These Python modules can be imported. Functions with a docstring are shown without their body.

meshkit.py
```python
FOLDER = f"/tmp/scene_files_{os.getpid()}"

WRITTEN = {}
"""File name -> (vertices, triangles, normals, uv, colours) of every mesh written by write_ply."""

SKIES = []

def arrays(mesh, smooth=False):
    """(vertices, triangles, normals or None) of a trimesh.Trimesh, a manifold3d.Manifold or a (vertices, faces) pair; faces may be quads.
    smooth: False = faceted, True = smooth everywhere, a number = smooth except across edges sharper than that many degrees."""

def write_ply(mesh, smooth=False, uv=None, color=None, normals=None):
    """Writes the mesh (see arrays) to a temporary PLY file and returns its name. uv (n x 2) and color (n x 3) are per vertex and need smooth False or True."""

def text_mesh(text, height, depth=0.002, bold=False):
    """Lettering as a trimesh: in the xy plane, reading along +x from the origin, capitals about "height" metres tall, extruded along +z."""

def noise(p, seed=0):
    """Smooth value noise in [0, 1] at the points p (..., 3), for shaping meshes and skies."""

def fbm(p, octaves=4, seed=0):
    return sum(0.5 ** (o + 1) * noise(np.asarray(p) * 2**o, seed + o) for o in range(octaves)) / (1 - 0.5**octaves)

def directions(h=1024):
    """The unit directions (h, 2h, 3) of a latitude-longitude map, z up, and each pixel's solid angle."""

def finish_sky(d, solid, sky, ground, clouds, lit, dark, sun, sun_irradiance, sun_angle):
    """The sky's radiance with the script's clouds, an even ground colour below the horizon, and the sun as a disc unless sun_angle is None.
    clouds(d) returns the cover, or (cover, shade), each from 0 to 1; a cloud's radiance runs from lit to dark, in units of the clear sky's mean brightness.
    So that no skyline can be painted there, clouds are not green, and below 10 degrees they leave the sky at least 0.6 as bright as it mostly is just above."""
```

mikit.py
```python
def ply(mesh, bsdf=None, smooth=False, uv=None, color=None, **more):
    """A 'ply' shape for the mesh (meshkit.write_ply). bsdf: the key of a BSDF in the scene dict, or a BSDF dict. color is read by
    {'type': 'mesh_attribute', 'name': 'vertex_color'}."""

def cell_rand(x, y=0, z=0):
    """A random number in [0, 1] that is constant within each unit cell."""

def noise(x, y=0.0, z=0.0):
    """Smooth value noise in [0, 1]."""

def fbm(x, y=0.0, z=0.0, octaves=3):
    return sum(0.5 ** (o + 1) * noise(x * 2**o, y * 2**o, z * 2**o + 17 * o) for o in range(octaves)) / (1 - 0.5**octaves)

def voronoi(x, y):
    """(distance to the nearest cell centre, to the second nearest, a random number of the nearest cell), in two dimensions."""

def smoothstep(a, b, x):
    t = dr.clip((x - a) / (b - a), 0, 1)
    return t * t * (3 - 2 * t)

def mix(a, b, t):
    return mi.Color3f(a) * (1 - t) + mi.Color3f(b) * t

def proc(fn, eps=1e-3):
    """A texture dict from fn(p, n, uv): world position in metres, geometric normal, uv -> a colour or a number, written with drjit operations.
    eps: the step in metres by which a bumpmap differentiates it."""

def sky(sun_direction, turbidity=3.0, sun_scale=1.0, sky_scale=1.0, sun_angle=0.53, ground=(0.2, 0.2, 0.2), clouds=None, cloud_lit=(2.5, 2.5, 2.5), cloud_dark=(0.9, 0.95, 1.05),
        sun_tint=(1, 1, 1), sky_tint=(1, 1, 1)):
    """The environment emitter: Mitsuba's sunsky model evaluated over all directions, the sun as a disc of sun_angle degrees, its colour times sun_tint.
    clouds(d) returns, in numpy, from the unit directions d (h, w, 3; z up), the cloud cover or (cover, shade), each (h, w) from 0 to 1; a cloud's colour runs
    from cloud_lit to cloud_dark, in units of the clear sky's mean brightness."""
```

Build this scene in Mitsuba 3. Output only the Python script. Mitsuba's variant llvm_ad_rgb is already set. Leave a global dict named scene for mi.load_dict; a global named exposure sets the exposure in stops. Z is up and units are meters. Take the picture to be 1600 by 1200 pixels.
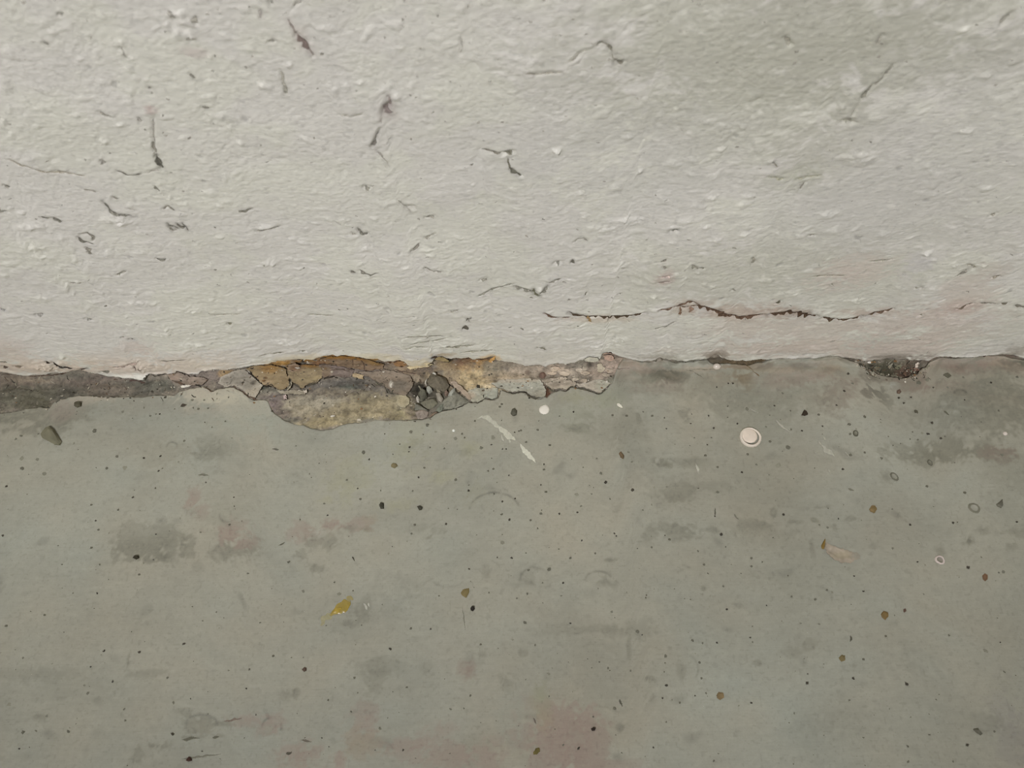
import math, random
import numpy as np, trimesh, mitsuba as mi, mikit, meshkit
from scipy.ndimage import gaussian_filter, map_coordinates
from scipy.spatial import Delaunay
from scipy.interpolate import LinearNDInterpolator
import drjit as dr

T = mi.ScalarTransform4f
scene, labels = {}, {}
rng = np.random.default_rng(7)

# ------------------------------------------------------------------ camera, light, exposure
FOV = 66.0
F = 800 / math.tan(math.radians(FOV / 2))
CAM = np.array([0.0, -0.289, 0.544])
PITCH, ROLL = math.radians(63.2), math.radians(1.22)
fwd = np.array([0, math.cos(PITCH), -math.sin(PITCH)])
rgt0, up0 = np.array([1.0, 0, 0]), np.array([0, math.sin(PITCH), math.cos(PITCH)])
RGT = rgt0 * math.cos(ROLL) - up0 * math.sin(ROLL)
UPV = up0 * math.cos(ROLL) + rgt0 * math.sin(ROLL)
scene['camera'] = {'type': 'thinlens', 'fov': FOV, 'fov_axis': 'x', 'aperture_radius': 0.0011, 'focus_distance': 0.60,
                   'near_clip': 0.01, 'far_clip': 20.0,
                   'to_world': T().look_at(origin=CAM.tolist(), target=(CAM + fwd).tolist(), up=UPV.tolist())}
exposure = 0.13
LAMP_POS, LAMP_POWER = (-0.40, -1.15, 1.62), 47.0
SPOT_POWER, SPOT_BEAM, SPOT_CUT, SPOT_Z = 2.15, 3.0, 17.0, 0.14
LAMP_W, LAMP_D = 0.36, 0.20
LAMP_TINT = (0.985, 0.985, 1.03)
KW, KF, KS = 0.86, 0.86, 0.86          # how bright a white surface stands in the picture: turns seen colours into albedo


def lin(c):
    c = np.asarray(c, float) / 255.0
    return np.where(c <= 0.04045, c / 12.92, ((c + 0.055) / 1.055) ** 2.4)


def at(px, py):
    """The point of wall (u > 0: height) or floor (u < 0: distance from the wall) seen at a pixel of the photograph."""
    d = fwd + (px - 800) / F * RGT - (py - 600) / F * UPV
    t = -CAM[2] / d[2]
    if d[2] < 0 and CAM[1] + t * d[1] <= 0:
        return np.array([CAM[0] + t * d[0], CAM[1] + t * d[1]])
    t = -CAM[1] / d[1]
    return np.array([CAM[0] + t * d[0], CAM[2] + t * d[2]])


def px_scale(px, py):
    a = at(px, py)
    return abs(at(px + 1, py)[0] - a[0]), 0.5 * abs(at(px, py - 1)[1] - at(px, py + 1)[1])


def ats(pts):
    return np.array([at(*p[:2]) for p in pts])


RF = 0.006


def surf(x, u, o=0.0):
    """Unrolled coordinates to space: u runs down the wall, round a small cove and out over the floor; o lifts off the surface."""
    x, u, o = np.broadcast_arrays(np.asarray(x, float), np.asarray(u, float), np.asarray(o, float))
    phi = np.clip((u + RF) / (2 * RF), 0, 1) * math.pi / 2
    y = np.where(u < -RF, u, np.where(u > RF, 0.0, -RF + RF * np.sin(phi)))
    z = np.where(u < -RF, 0.0, np.where(u > RF, u, RF - RF * np.cos(phi)))
    return np.stack([x, y - o * np.sin(phi), z + o * np.cos(phi)], -1)


def gn(shape, sx, su, seed):
    """Smooth gaussian noise of unit spread over a grid (rows u, columns x); sx and su in cells."""
    f = max(1, int(min(sx, su) / 2))
    small = (shape[0] // f + 3, shape[1] // f + 3)
    a = gaussian_filter(np.random.default_rng(seed).standard_normal(small).astype(np.float32), (su / f, sx / f), mode='wrap')
    a /= a.std()
    if f > 1:
        g = np.meshgrid(np.arange(shape[0]) / f, np.arange(shape[1]) / f, indexing='ij')
        a = map_coordinates(a, g, order=1)
    return a[:shape[0], :shape[1]]


def sstep(a, b, x):
    t = np.clip((x - a) / (b - a), 0, 1)
    return t * t * (3 - 2 * t)


def seg_dist(X, U, pts):
    """Distance to a polyline and the place along it, 0 to 1."""
    best, where = np.full(X.shape, 9.0), np.zeros(X.shape)
    n = len(pts) - 1
    for k in range(n):
        a, b = pts[k], pts[k + 1]
        ab = b - a
        t = np.clip(((X - a[0]) * ab[0] + (U - a[1]) * ab[1]) / max(ab @ ab, 1e-12), 0, 1)
        d = np.hypot(X - a[0] - t * ab[0], U - a[1] - t * ab[1])
        where = np.where(d < best, (k + t) / n, where)
        best = np.minimum(best, d)
    return best, where


def inside(X, U, poly):
    r = np.zeros(X.shape, bool)
    for a, b in zip(poly, np.roll(poly, -1, 0)):
        c = (a[1] > U) != (b[1] > U)
        r ^= c & (X < (b[0] - a[0]) * (U - a[1]) / (b[1] - a[1] + 1e-15) + a[0])
    return r


def stain(col, X, U, nz, K, items):
    """Blends stains given as (px, py, rx, ry, colour, strength, softness) into the colours of a grid; nz roughens their edges."""
    for s in items:
        px, py, rx, ry, rgb, k = s[:6]
        soft = s[6] if len(s) > 6 else 0.5
        c0, cx = at(px, py), at(px + rx, py)
        hu = 0.5 * abs(at(px, py - ry)[1] - at(px, py + ry)[1])
        wx = abs(cx[0] - c0[0])
        m = (np.abs(X - c0[0]) < 2.2 * wx) & (np.abs(U - c0[1]) < 2.2 * hu)
        if not m.any():
            continue
        d = np.hypot((X[m] - c0[0]) / wx, (U[m] - c0[1]) / hu) + 0.36 * nz[m]
        a = (k * sstep(1 + 0.85 * soft, 1 - 0.85 * soft, d) * np.clip(1 + 0.22 * nz[m], 0.3, 1.25))[:, None]
        a = np.minimum(a, 1)
        col[m] = col[m] * (1 - a) + lin(rgb) / K * a
    return col


def profile(pts, xs, rough, seed):
    """An edge traced in the photograph as u over x, with fine raggedness."""
    w = ats(pts)
    w = w[np.argsort(w[:, 0])]
    u = np.interp(xs, w[:, 0], w[:, 1])
    r = np.random.default_rng(seed)
    return u + rough * gaussian_filter(r.standard_normal(len(xs)), 1.0) + rough * 1.6 * gaussian_filter(r.standard_normal(len(xs)), 4.0) * 2


def spread(a, b, dense, far, step_far, ends):
    """Coordinates: dense between a and b, coarser to far on both sides, then a few to the ends."""
    lo = np.arange(a - step_far, far[0], -step_far)[::-1]
    hi = np.arange(b + step_far, far[1], step_far)
    return np.concatenate([[e for e in ends[0] if e < far[0] - 1e-6], lo, np.arange(a, b, dense), hi, [e for e in ends[1] if e > far[1] + 1e-6]])


def grid_faces(nr, nc, flip=False):
    i, j = np.meshgrid(np.arange(nr - 1), np.arange(nc - 1), indexing='ij')
    a = (i * nc + j).ravel()
    q = np.stack([a, a + 1, a + nc + 1, a + nc], 1)
    if flip:
        q = q[:, ::-1]
    return np.vstack([q[:, [0, 1, 2]], q[:, [0, 2, 3]]])


# ------------------------------------------------------------------ materials
def matte(rough, spec=0.3, bump=None, grain=None, dark=(0.03, 0.028, 0.024)):
    b = {'type': 'principled', 'base_color': {'type': 'mesh_attribute', 'name': 'vertex_color'}, 'roughness': rough, 'specular': spec}
    if grain is not None:
        b = {'type': 'blendbsdf', 'weight': mikit.proc(grain), 'bsdf_0': b, 'bsdf_1': {'type': 'diffuse', 'reflectance': {'type': 'rgb', 'value': list(dark)}}}
    if bump is not None:
        b = {'type': 'bumpmap', 'tex': mikit.proc(bump, eps=2e-4), 'bsdf': b}
    return {'type': 'twosided', 'bsdf': b}


N, SS = mikit.noise, mikit.smoothstep
scene['wall_paint'] = matte(0.62, 0.3, lambda p, n, uv: 2.2e-4 * N(uv.x * 480, uv.y * 640) + 1.3e-4 * N(uv.x * 1100, uv.y * 1500),
                            lambda p, n, uv: 0.05 * N(uv.x * 1500, uv.y * 1900) + 0.10 * SS(0.70, 0.86, N(uv.x * 420, uv.y * 900)))
scene['floor_paint'] = matte(0.55, 0.3, lambda p, n, uv: 0.5e-4 * N(uv.x * 500, uv.y * 800) + 0.5e-4 * N(uv.x * 1300, uv.y * 1300),
                             lambda p, n, uv: 0.07 * N(uv.x * 1500, uv.y * 1500) + 0.05 * N(uv.x * 150, uv.y * 1400) + 0.10 * SS(0.72, 0.9, N(uv.x * 600, uv.y * 700)))
scene['mortar'] = matte(0.85, 0.2, lambda p, n, uv: 3.0e-4 * N(p.x * 800, p.y * 800, p.z * 800) + 2.0e-4 * N(p.x * 1900, p.y * 1900, p.z * 1900),
                        lambda p, n, uv: 0.24 * SS(0.5, 0.8, N(p.x * 1000, p.y * 1000, p.z * 1000)) + 0.26 * N(p.x * 2200, p.y * 2200, p.z * 2200))
scene['chalky'] = matte(0.8, 0.25, lambda p, n, uv: 1.6e-4 * N(p.x * 700, p.y * 900, p.z * 900) + 1.0e-4 * N(p.x * 1900, p.y * 1900, p.z * 1900),
                        lambda p, n, uv: 0.22 * SS(0.55, 0.85, N(p.x * 900, p.y * 900, p.z * 900)) + 0.12 * N(p.x * 2200, p.y * 2200, p.z * 2200))
scene['dull'] = matte(0.75, 0.25)
scene['glossy'] = matte(0.25, 0.5)
scene['plain_wall'] = {'type': 'twosided', 'bsdf': {'type': 'principled', 'base_color': {'type': 'rgb', 'value': [0.55, 0.54, 0.5]}, 'roughness': 0.8}}


def put(key, mesh, color, bsdf='dull', smooth=False, label=None, cat=None, group=None, kind=None, uv=None):
    base, k = key, 0
    while key in scene:
        k += 1
        key = f'{base}_{k:03d}'
    v = np.asarray(mesh.vertices if hasattr(mesh, 'vertices') else mesh[0])
    color = np.asarray(color, float)
    if color.ndim == 1:
        color = np.tile(color, (len(v), 1))
    scene[key] = mikit.ply(mesh, bsdf, smooth=smooth, color=np.clip(color, 0.003, 0.95), uv=uv)
    tag(key, label, cat, group, kind)
    return key


def tag(key, label=None, cat=None, group=None, kind=None):
    d = {k: v for k, v in (('label', label), ('category', cat), ('group', group), ('kind', kind)) if v}
    if d:
        labels[key] = d


# ------------------------------------------------------------------ traced edges: the foot of the wall's plaster and the front edge of the floor's paint
LIP = [(-500, 594), (-200, 588), (0, 583), (25, 586), (45, 588), (70, 587), (95, 585), (112, 581), (125, 579), (140, 584), (165, 587), (185, 588), (200, 592), (223, 593),
       (233, 584), (245, 585.5), (260, 583), (266, 590), (277, 581), (296, 585), (310, 585), (314, 580), (326, 578), (358, 578), (372, 575.5), (385, 574), (395, 571.5),
       (420, 569), (438, 565), (452, 566), (473, 564), (491, 564.5), (502, 559), (520, 556), (529, 558.5), (540, 556), (555, 557.5), (572, 558.7), (590, 562), (602, 568),
       (613, 565), (625, 563), (633, 567), (637, 572), (648, 572), (666, 570), (675, 568), (679, 561), (684, 557.5), (690, 556.5), (697, 560), (705, 562), (712, 559.5), (722, 561.5),
       (733, 559.5), (742, 562.5), (755, 562), (765, 559), (772, 557), (776, 562), (806, 567), (822, 572), (839, 570), (852, 572), (871, 568), (888, 570), (898, 568), (908, 563),
       (916, 562), (925, 564), (937, 562), (942, 553), (950, 552), (958, 553), (982, 561), (1003, 565), (1024, 564.5), (1028, 561), (1042, 563), (1055, 565.5), (1084, 563.7),
       (1106, 561.5), (1114, 556), (1121, 556), (1127, 559), (1140, 564.5), (1171, 564), (1195, 561.7), (1211, 560), (1242, 559), (1274, 558.5), (1310, 555), (1330, 561), (1348, 565),
       (1360, 562), (1397, 560), (1423, 561), (1448, 561.5), (1455, 558), (1468, 555), (1499, 556), (1532, 554.5), (1566, 553), (1583, 556.5), (1600, 559), (1800, 556), (2100, 550)]
EDGE = [(-500, 660), (-200, 652), (0, 645), (27, 642), (54, 637), (78, 636), (85, 627), (103, 623), (114, 620), (124, 617), (165, 619), (186, 620), (220, 620), (241, 617), (272, 617),
        (281, 610), (299, 605), (317, 604), (328, 609), (332, 612), (337, 608), (347, 606), (365, 604), (379, 612), (388, 620), (399, 623.5), (412, 624), (419, 627), (423, 638), (430, 645),
        (441, 654), (456, 660), (473, 665), (491, 669), (504, 672), (520, 669), (543, 661), (567, 658), (590, 656), (619, 655), (637, 655.5), (653, 656), (660, 655), (672, 652),
        (684, 644), (692, 641), (705, 640.5), (720, 634), (733, 627), (738, 628), (746, 629), (754, 624.5), (758, 622), (768, 624), (776, 622), (780, 620), (782, 608), (789, 610),
        (801, 614), (812, 612), (822, 613), (831, 621), (840, 623), (850, 621), (855, 623), (860, 616), (866, 612), (874, 609), (885, 611), (891, 606), (899, 605), (915, 608), (928, 613),
        (936, 616), (944, 610), (949, 604), (955, 599), (959, 592), (962, 580), (966, 571), (974, 564.5), (983, 563), (1003, 567), (1024, 566.2), (1032, 563), (1042, 565), (1055, 567.4), (1084, 565.5), (1106, 563.5), (1113, 568), (1126, 568),
        (1140, 567.5), (1171, 567.5), (1195, 565), (1211, 562), (1242, 561), (1274, 560.5), (1310, 557.3), (1330, 563.2), (1345, 568), (1352, 573), (1358, 579), (1366, 581), (1372, 586), (1384, 588), (1398, 589), (1410, 591),
        (1420, 588), (1426, 585), (1434, 584), (1439, 577), (1447, 574), (1451, 567), (1457, 562), (1468, 558), (1500, 558.2), (1532, 556.8), (1566, 555.5), (1583, 559), (1600, 562), (1800, 559), (2100, 555)]

# ------------------------------------------------------------------ cracks of the wall: (points, width in pixels, colour)
DK, BR, GY, FT = (72, 68, 58), (92, 72, 58), (118, 113, 101), (150, 145, 134)
CRACKS = [
    ([(850, 488), (862, 493), (872, 495), (890, 494)], 2.0, BR, 'thin crack'),
    ([(889, 487), (897, 490), (905, 491), (920, 493), (950, 493), (975, 492), (990, 491), (1008, 487)], 4.0, (70, 58, 44), 'dark crack in the wall plaster'),
    ([(1030, 483), (1043, 481), (1056, 478), (1064, 475), (1076, 470), (1085, 472), (1093, 476)], 3.0, (98, 80, 66), 'long brown crack'),
    ([(1062, 479), (1075, 480), (1086, 478), (1096, 480), (1110, 483), (1130, 490), (1143, 494), (1155, 496), (1172, 494), (1192, 492)], 6.0, (84, 66, 52), 'wide brown crack low on the wall'),
    ([(1203, 491), (1215, 490), (1230, 488), (1250, 490), (1264, 493), (1275, 494)], 6.5, (70, 55, 42), 'widest dark stretch of the long crack'),
    ([(1286, 496), (1300, 497), (1318, 499), (1333, 497), (1345, 493)], 4.5, (78, 64, 50), None),
    ([(1357, 492), (1366, 488), (1380, 486), (1395, 482)], 4.0, (90, 74, 60), None),
    ([(1063, 480), (1062, 486), (1063, 492)], 3.0, (120, 98, 80), None), ([(1078, 480), (1079, 487)], 3.0, (126, 104, 88), None),
    ([(918, 493), (921, 499), (924, 502)], 3.0, (140, 116, 80), None),
    ([(1494, 481), (1503, 478), (1512, 474), (1520, 472)], 3.5, (112, 98, 84), None), ([(1530, 471), (1545, 471), (1556, 472)], 2.5, GY, None), ([(1562, 472), (1574, 471)], 4.0, (112, 106, 92), None),
    ([(1586, 475), (1594, 478), (1606, 480)], 3.0, GY, None),
    ([(15, 250), (30, 257), (45, 262), (62, 267), (75, 270), (90, 269), (105, 271), (118, 273), (132, 276)], 2.4, (150, 142, 124), 'faint long hairline crack'),
    ([(182, 267), (192, 270), (200, 274), (210, 274), (222, 271)], 2.6, DK, None), ([(228, 270), (238, 267), (247, 263)], 1.6, FT, None),
    ([(239, 185), (239, 200), (240, 215), (241, 226)], 2.2, FT, None), ([(240, 224), (241, 232), (244, 238)], 4.0, GY, None),
    ([(245, 244), (249, 250), (251, 257), (253, 263)], 6.5, (74, 72, 62), 'short thick black crack'),
    ([(450, 30), (456, 40), (462, 51)], 2.0, (132, 118, 110), None), ([(463, 53), (468, 58), (475, 65), (482, 75), (490, 87)], 5.5, (98, 82, 76), 'dark tadpole-shaped crack with a pointed tail'),
    ([(607, 150), (611, 158), (608, 165)], 4.0, (126, 114, 108), None), ([(606, 164), (602, 170), (601, 176)], 9.0, (104, 92, 88), 'grey-brown pit above a dark streak'),
    ([(596, 183), (595, 192)], 2.0, (168, 160, 152), None), ([(594, 202), (590, 210), (587, 218), (582, 229)], 5.0, (86, 82, 74), 'slanting dark streak'),
    ([(588, 237), (597, 243), (603, 252), (608, 262)], 1.6, FT, None),
    ([(750, 235), (760, 236), (775, 241), (784, 242)], 2.8, (104, 98, 86), None), ([(786, 243), (796, 241), (800, 240)], 7.0, (98, 95, 80), None),
    ([(794, 248), (793, 256), (797, 265), (802, 270)], 2.6, (84, 80, 66), None), ([(800, 267), (806, 273), (815, 278)], 5.0, (78, 76, 64), 'branching black crack'),
    ([(820, 115), (832, 116), (840, 117), (856, 115), (878, 115)], 2.6, (138, 132, 118), None),
    ([(891, 98), (900, 90), (904, 84), (912, 80), (925, 78)], 2.4, (126, 122, 108), None), ([(930, 74), (938, 68), (948, 68), (953, 75), (957, 82)], 3.6, (106, 102, 88), 'zigzag hairline crack high on the wall'),
    ([(957, 84), (958, 92), (962, 96)], 2.2, (120, 116, 100), None), ([(962, 97), (967, 99), (974, 98)], 6.0, (98, 94, 80), None),
    ([(1395, 102), (1389, 111), (1384, 117)], 3.6, (134, 131, 118), None), ([(1383, 118), (1377, 126), (1366, 134)], 3.0, (148, 144, 130), None),
    ([(1365, 134), (1357, 142), (1349, 150), (1347, 157)], 5.0, (112, 110, 96), 'slanting grey crack on the darker right side of the wall'), ([(1342, 163), (1336, 172), (1331, 183)], 2.2, (152, 149, 135), None),
    ([(1318, 192), (1325, 190), (1333, 194)], 8.0, (138, 135, 120), None),
    ([(1226, 60), (1231, 66), (1236, 71)], 6.5, (138, 135, 120), None), ([(1378, 54), (1374, 62), (1371, 69)], 3.5, (146, 142, 128), None), ([(1578, 23), (1572, 30), (1568, 36)], 9.0, (152, 149, 136), None),
    ([(1209, 254), (1213, 262)], 2.4, GY, None), ([(1200, 278), (1213, 279), (1225, 281)], 3.5, (134, 132, 108), None), ([(1247, 280), (1262, 278), (1280, 277)], 3.5, (140, 138, 114), None), ([(1258, 286), (1250, 296)], 3, GY, None),
    ([(0, 326), (12, 331)], 4.0, (92, 90, 80), None), ([(65, 339), (77, 340)], 3.2, (98, 95, 84), None), ([(83, 339), (97, 346)], 3.2, (108, 105, 94), None),
    ([(160, 315), (169, 322), (174, 330), (184, 333), (204, 336)], 3.0, (96, 93, 82), 'bent dark crack'), ([(200, 325), (214, 328)], 2, FT, None), ([(176, 308), (185, 310)], 3.2, GY, None),
    ([(262, 348), (266, 353), (268, 359)], 2.4, (108, 104, 92), None), ([(264, 353), (272, 352), (279, 357)], 2.4, (92, 89, 78), None), ([(277, 348), (282, 353), (289, 354)], 3.2, (84, 80, 70), 'tangle of fine dark cracks'),
    ([(270, 360), (276, 358)], 2.4, GY, None), ([(285, 347), (290, 353), (295, 360)], 2.2, (96, 92, 82), None),
    ([(122, 370), (130, 377), (138, 379), (146, 382)], 3.4, (96, 93, 82), None), ([(125, 366), (136, 364), (147, 369), (145, 376)], 2.6, GY, None), ([(135, 387), (140, 393), (143, 397)], 3.6, GY, None),
    ([(243, 403), (252, 406), (260, 405)], 3.2, (100, 97, 86), None), ([(372, 328), (382, 329), (394, 326)], 2.8, (94, 91, 80), None), ([(255, 325), (263, 320), (273, 327)], 2.6, GY, None), ([(184, 430), (196, 424)], 3.6, (134, 130, 118), None), ([(110, 441), (127, 441)], 2, FT, None),
    ([(72, 565), (78, 568)], 3.0, (60, 52, 44), None), ([(82, 567), (88, 569), (93, 573), (104, 575), (114, 577)], 4.0, (52, 46, 40), 'black crack under bulging paint at the wall foot'), ([(124, 577), (136, 576)], 2.6, (70, 60, 52), None),
    ([(5, 574), (12, 576)], 4.5, (84, 72, 62), None), ([(22, 574), (36, 574)], 3.0, (120, 108, 92), None), ([(158, 582), (171, 581)], 4.0, (110, 106, 94), None),
    ([(172, 575), (190, 573), (205, 569), (217, 566)], 2.2, (150, 134, 122), None), ([(209, 572), (213, 576), (221, 579)], 2.4, (104, 90, 80), None),
    ([(400, 359), (420, 356), (430, 354), (437, 352)], 2.2, (126, 122, 110), None), ([(550, 364), (558, 367)], 3, GY, None), ([(559, 357), (564, 363), (568, 367), (574, 364)], 3.0, (104, 101, 90), None),
    ([(621, 313), (632, 322), (641, 331)], 1.6, (142, 138, 126), None), ([(636, 324), (646, 325)], 7.0, (150, 146, 134), None), ([(665, 341), (678, 339)], 4, (120, 116, 104), None), ([(641, 393), (650, 386), (655, 381)], 3, GY, None), ([(663, 373), (679, 367)], 3.2, (142, 138, 124), None),
    ([(549, 421), (555, 425)], 3.2, (100, 96, 86), None), ([(562, 420), (570, 425), (580, 428), (588, 425)], 2.4, (106, 102, 92), None), ([(664, 416), (672, 420), (690, 423)], 2.8, (134, 130, 118), None), ([(751, 436), (760, 433)], 4, (116, 113, 100), None),
    ([(748, 461), (760, 455), (774, 449), (785, 446), (800, 443)], 2.6, (120, 117, 104), None), ([(725, 513), (728, 508)], 4.5, (84, 80, 70), None), ([(729, 499), (736, 493)], 2.6, (96, 92, 82), None), ([(730, 494), (733, 500)], 2.2, GY, None), ([(703, 482), (716, 482)], 3, (134, 130, 118), None),
    ([(805, 447), (815, 450), (826, 453), (833, 455)], 4.2, (112, 109, 96), None), ([(834, 450), (836, 458), (844, 461)], 3.2, (104, 102, 84), None), ([(845, 458), (850, 451), (856, 445)], 3.2, (104, 101, 90), None), ([(857, 441), (866, 437), (876, 435)], 2.4, (116, 112, 100), None),
    ([(869, 411), (874, 410)], 8.0, (104, 102, 92), None), ([(893, 411), (895, 406)], 4.0, (70, 67, 58), None), ([(897, 380), (903, 374), (912, 373), (918, 378)], 2.2, (132, 128, 116), None),
    ([(1049, 362), (1053, 359), (1058, 362)], 7.5, (96, 94, 86), 'dark fleck with ragged edge'), ([(1028, 440), (1038, 438), (1048, 437)], 2.8, (120, 106, 96), None), ([(1033, 431), (1047, 429)], 4, (156, 138, 128), None), ([(1036, 415), (1041, 418)], 3, GY, None), ([(1032, 408), (1041, 404)], 2, GY, None),
    ([(1081, 413), (1090, 418), (1100, 418)], 4, (116, 113, 98), None), ([(1177, 402), (1177, 410)], 4, (128, 124, 108), None), ([(1144, 452), (1146, 450)], 3.4, (110, 106, 94), None), ([(915, 460), (917, 455)], 2.6, GY, None), ([(967, 458), (969, 457)], 3, GY, None),
    ([(1430, 449), (1438, 448)], 4.5, (120, 116, 102), None), ([(1495, 430), (1503, 424), (1510, 419)], 3, GY, None), ([(1512, 412), (1521, 418)], 6, (146, 142, 126), None), ([(1551, 431), (1560, 431)], 5, (136, 128, 112), None), ([(1212, 474), (1219, 470)], 3.5, (88, 84, 70), None), ([(1299, 444), (1301, 443)], 3.4, (110, 106, 92), None),
    ([(1265, 366), (1274, 367)], 4, GY, None), ([(1548, 336), (1555, 333)], 4.5, (134, 130, 116), None), ([(1434, 493), (1440, 490)], 4.5, (120, 117, 100), None), ([(570, 293), (578, 294)], 7.0, (112, 109, 96), None), ([(720, 60), (721, 74), (720, 84)], 2.6, (166, 162, 152), None),
    ([(438, 110), (442, 122), (446, 142)], 2.2, (160, 156, 142), None), ([(447, 139), (447, 147)], 4, (140, 137, 122), None), ([(407, 14), (408, 28)], 2.6, (164, 158, 150), None), ([(422, 0), (424, 6)], 5, (128, 126, 116), None), ([(460, 10), (466, 3), (470, 1)], 3, (144, 140, 128), None), ([(420, 66), (429, 63)], 4.5, (138, 134, 124), None),
    ([(68, 65), (76, 70)], 3.2, (130, 126, 116), None), ([(262, 15), (268, 20), (272, 29)], 4, (140, 136, 126), None), ([(306, 28), (307, 36)], 5.5, (140, 136, 124), None), ([(296, 56), (298, 61)], 5.5, (146, 142, 132), None), ([(188, 74), (193, 84), (198, 90)], 4, (150, 146, 136), None),
    ([(297, 114), (304, 122)], 3, (106, 103, 92), None), ([(231, 136), (237, 137)], 3, (110, 106, 96), None), ([(155, 174), (165, 180), (177, 184)], 3.2, (136, 131, 118), None), ([(217, 184), (220, 190)], 4, (154, 150, 140), None), ([(159, 253), (164, 256)], 5.5, (120, 116, 106), None), ([(242, 290), (248, 298)], 3.4, (112, 110, 98), None),
    ([(315, 166), (327, 168)], 2.8, (116, 112, 100), None), ([(92, 22), (98, 23)], 5, (158, 154, 144), None), ([(6, 290), (14, 293)], 3.4, (122, 118, 106), None), ([(130, 296), (150, 300)], 2.6, (138, 133, 120), None), ([(532, 180), (550, 182), (568, 178)], 2.4, (150, 146, 132), None),
    ([(942, 551), (950, 552), (958, 554)], 3.6, (62, 52, 42), None), ([(674, 559), (682, 556)], 3.5, (60, 48, 36), None), ([(838, 543), (848, 543), (853, 547)], 2.4, (130, 126, 112), None), ([(1023, 514), (1040, 509), (1055, 502)], 1.8, FT, None),
    ([(640, 537), (655, 533), (680, 531), (697, 527)], 2.0, (148, 144, 128), None), ([(630, 545), (650, 540), (672, 541)], 2.0, (152, 148, 132), None), ([(690, 541), (720, 538), (740, 537)], 2.2, (142, 138, 122), None), ([(720, 550), (745, 546), (770, 545)], 2.0, (150, 146, 130), None), ([(628, 527), (640, 524), (690, 523)], 2.0, (152, 148, 132), None),
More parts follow.
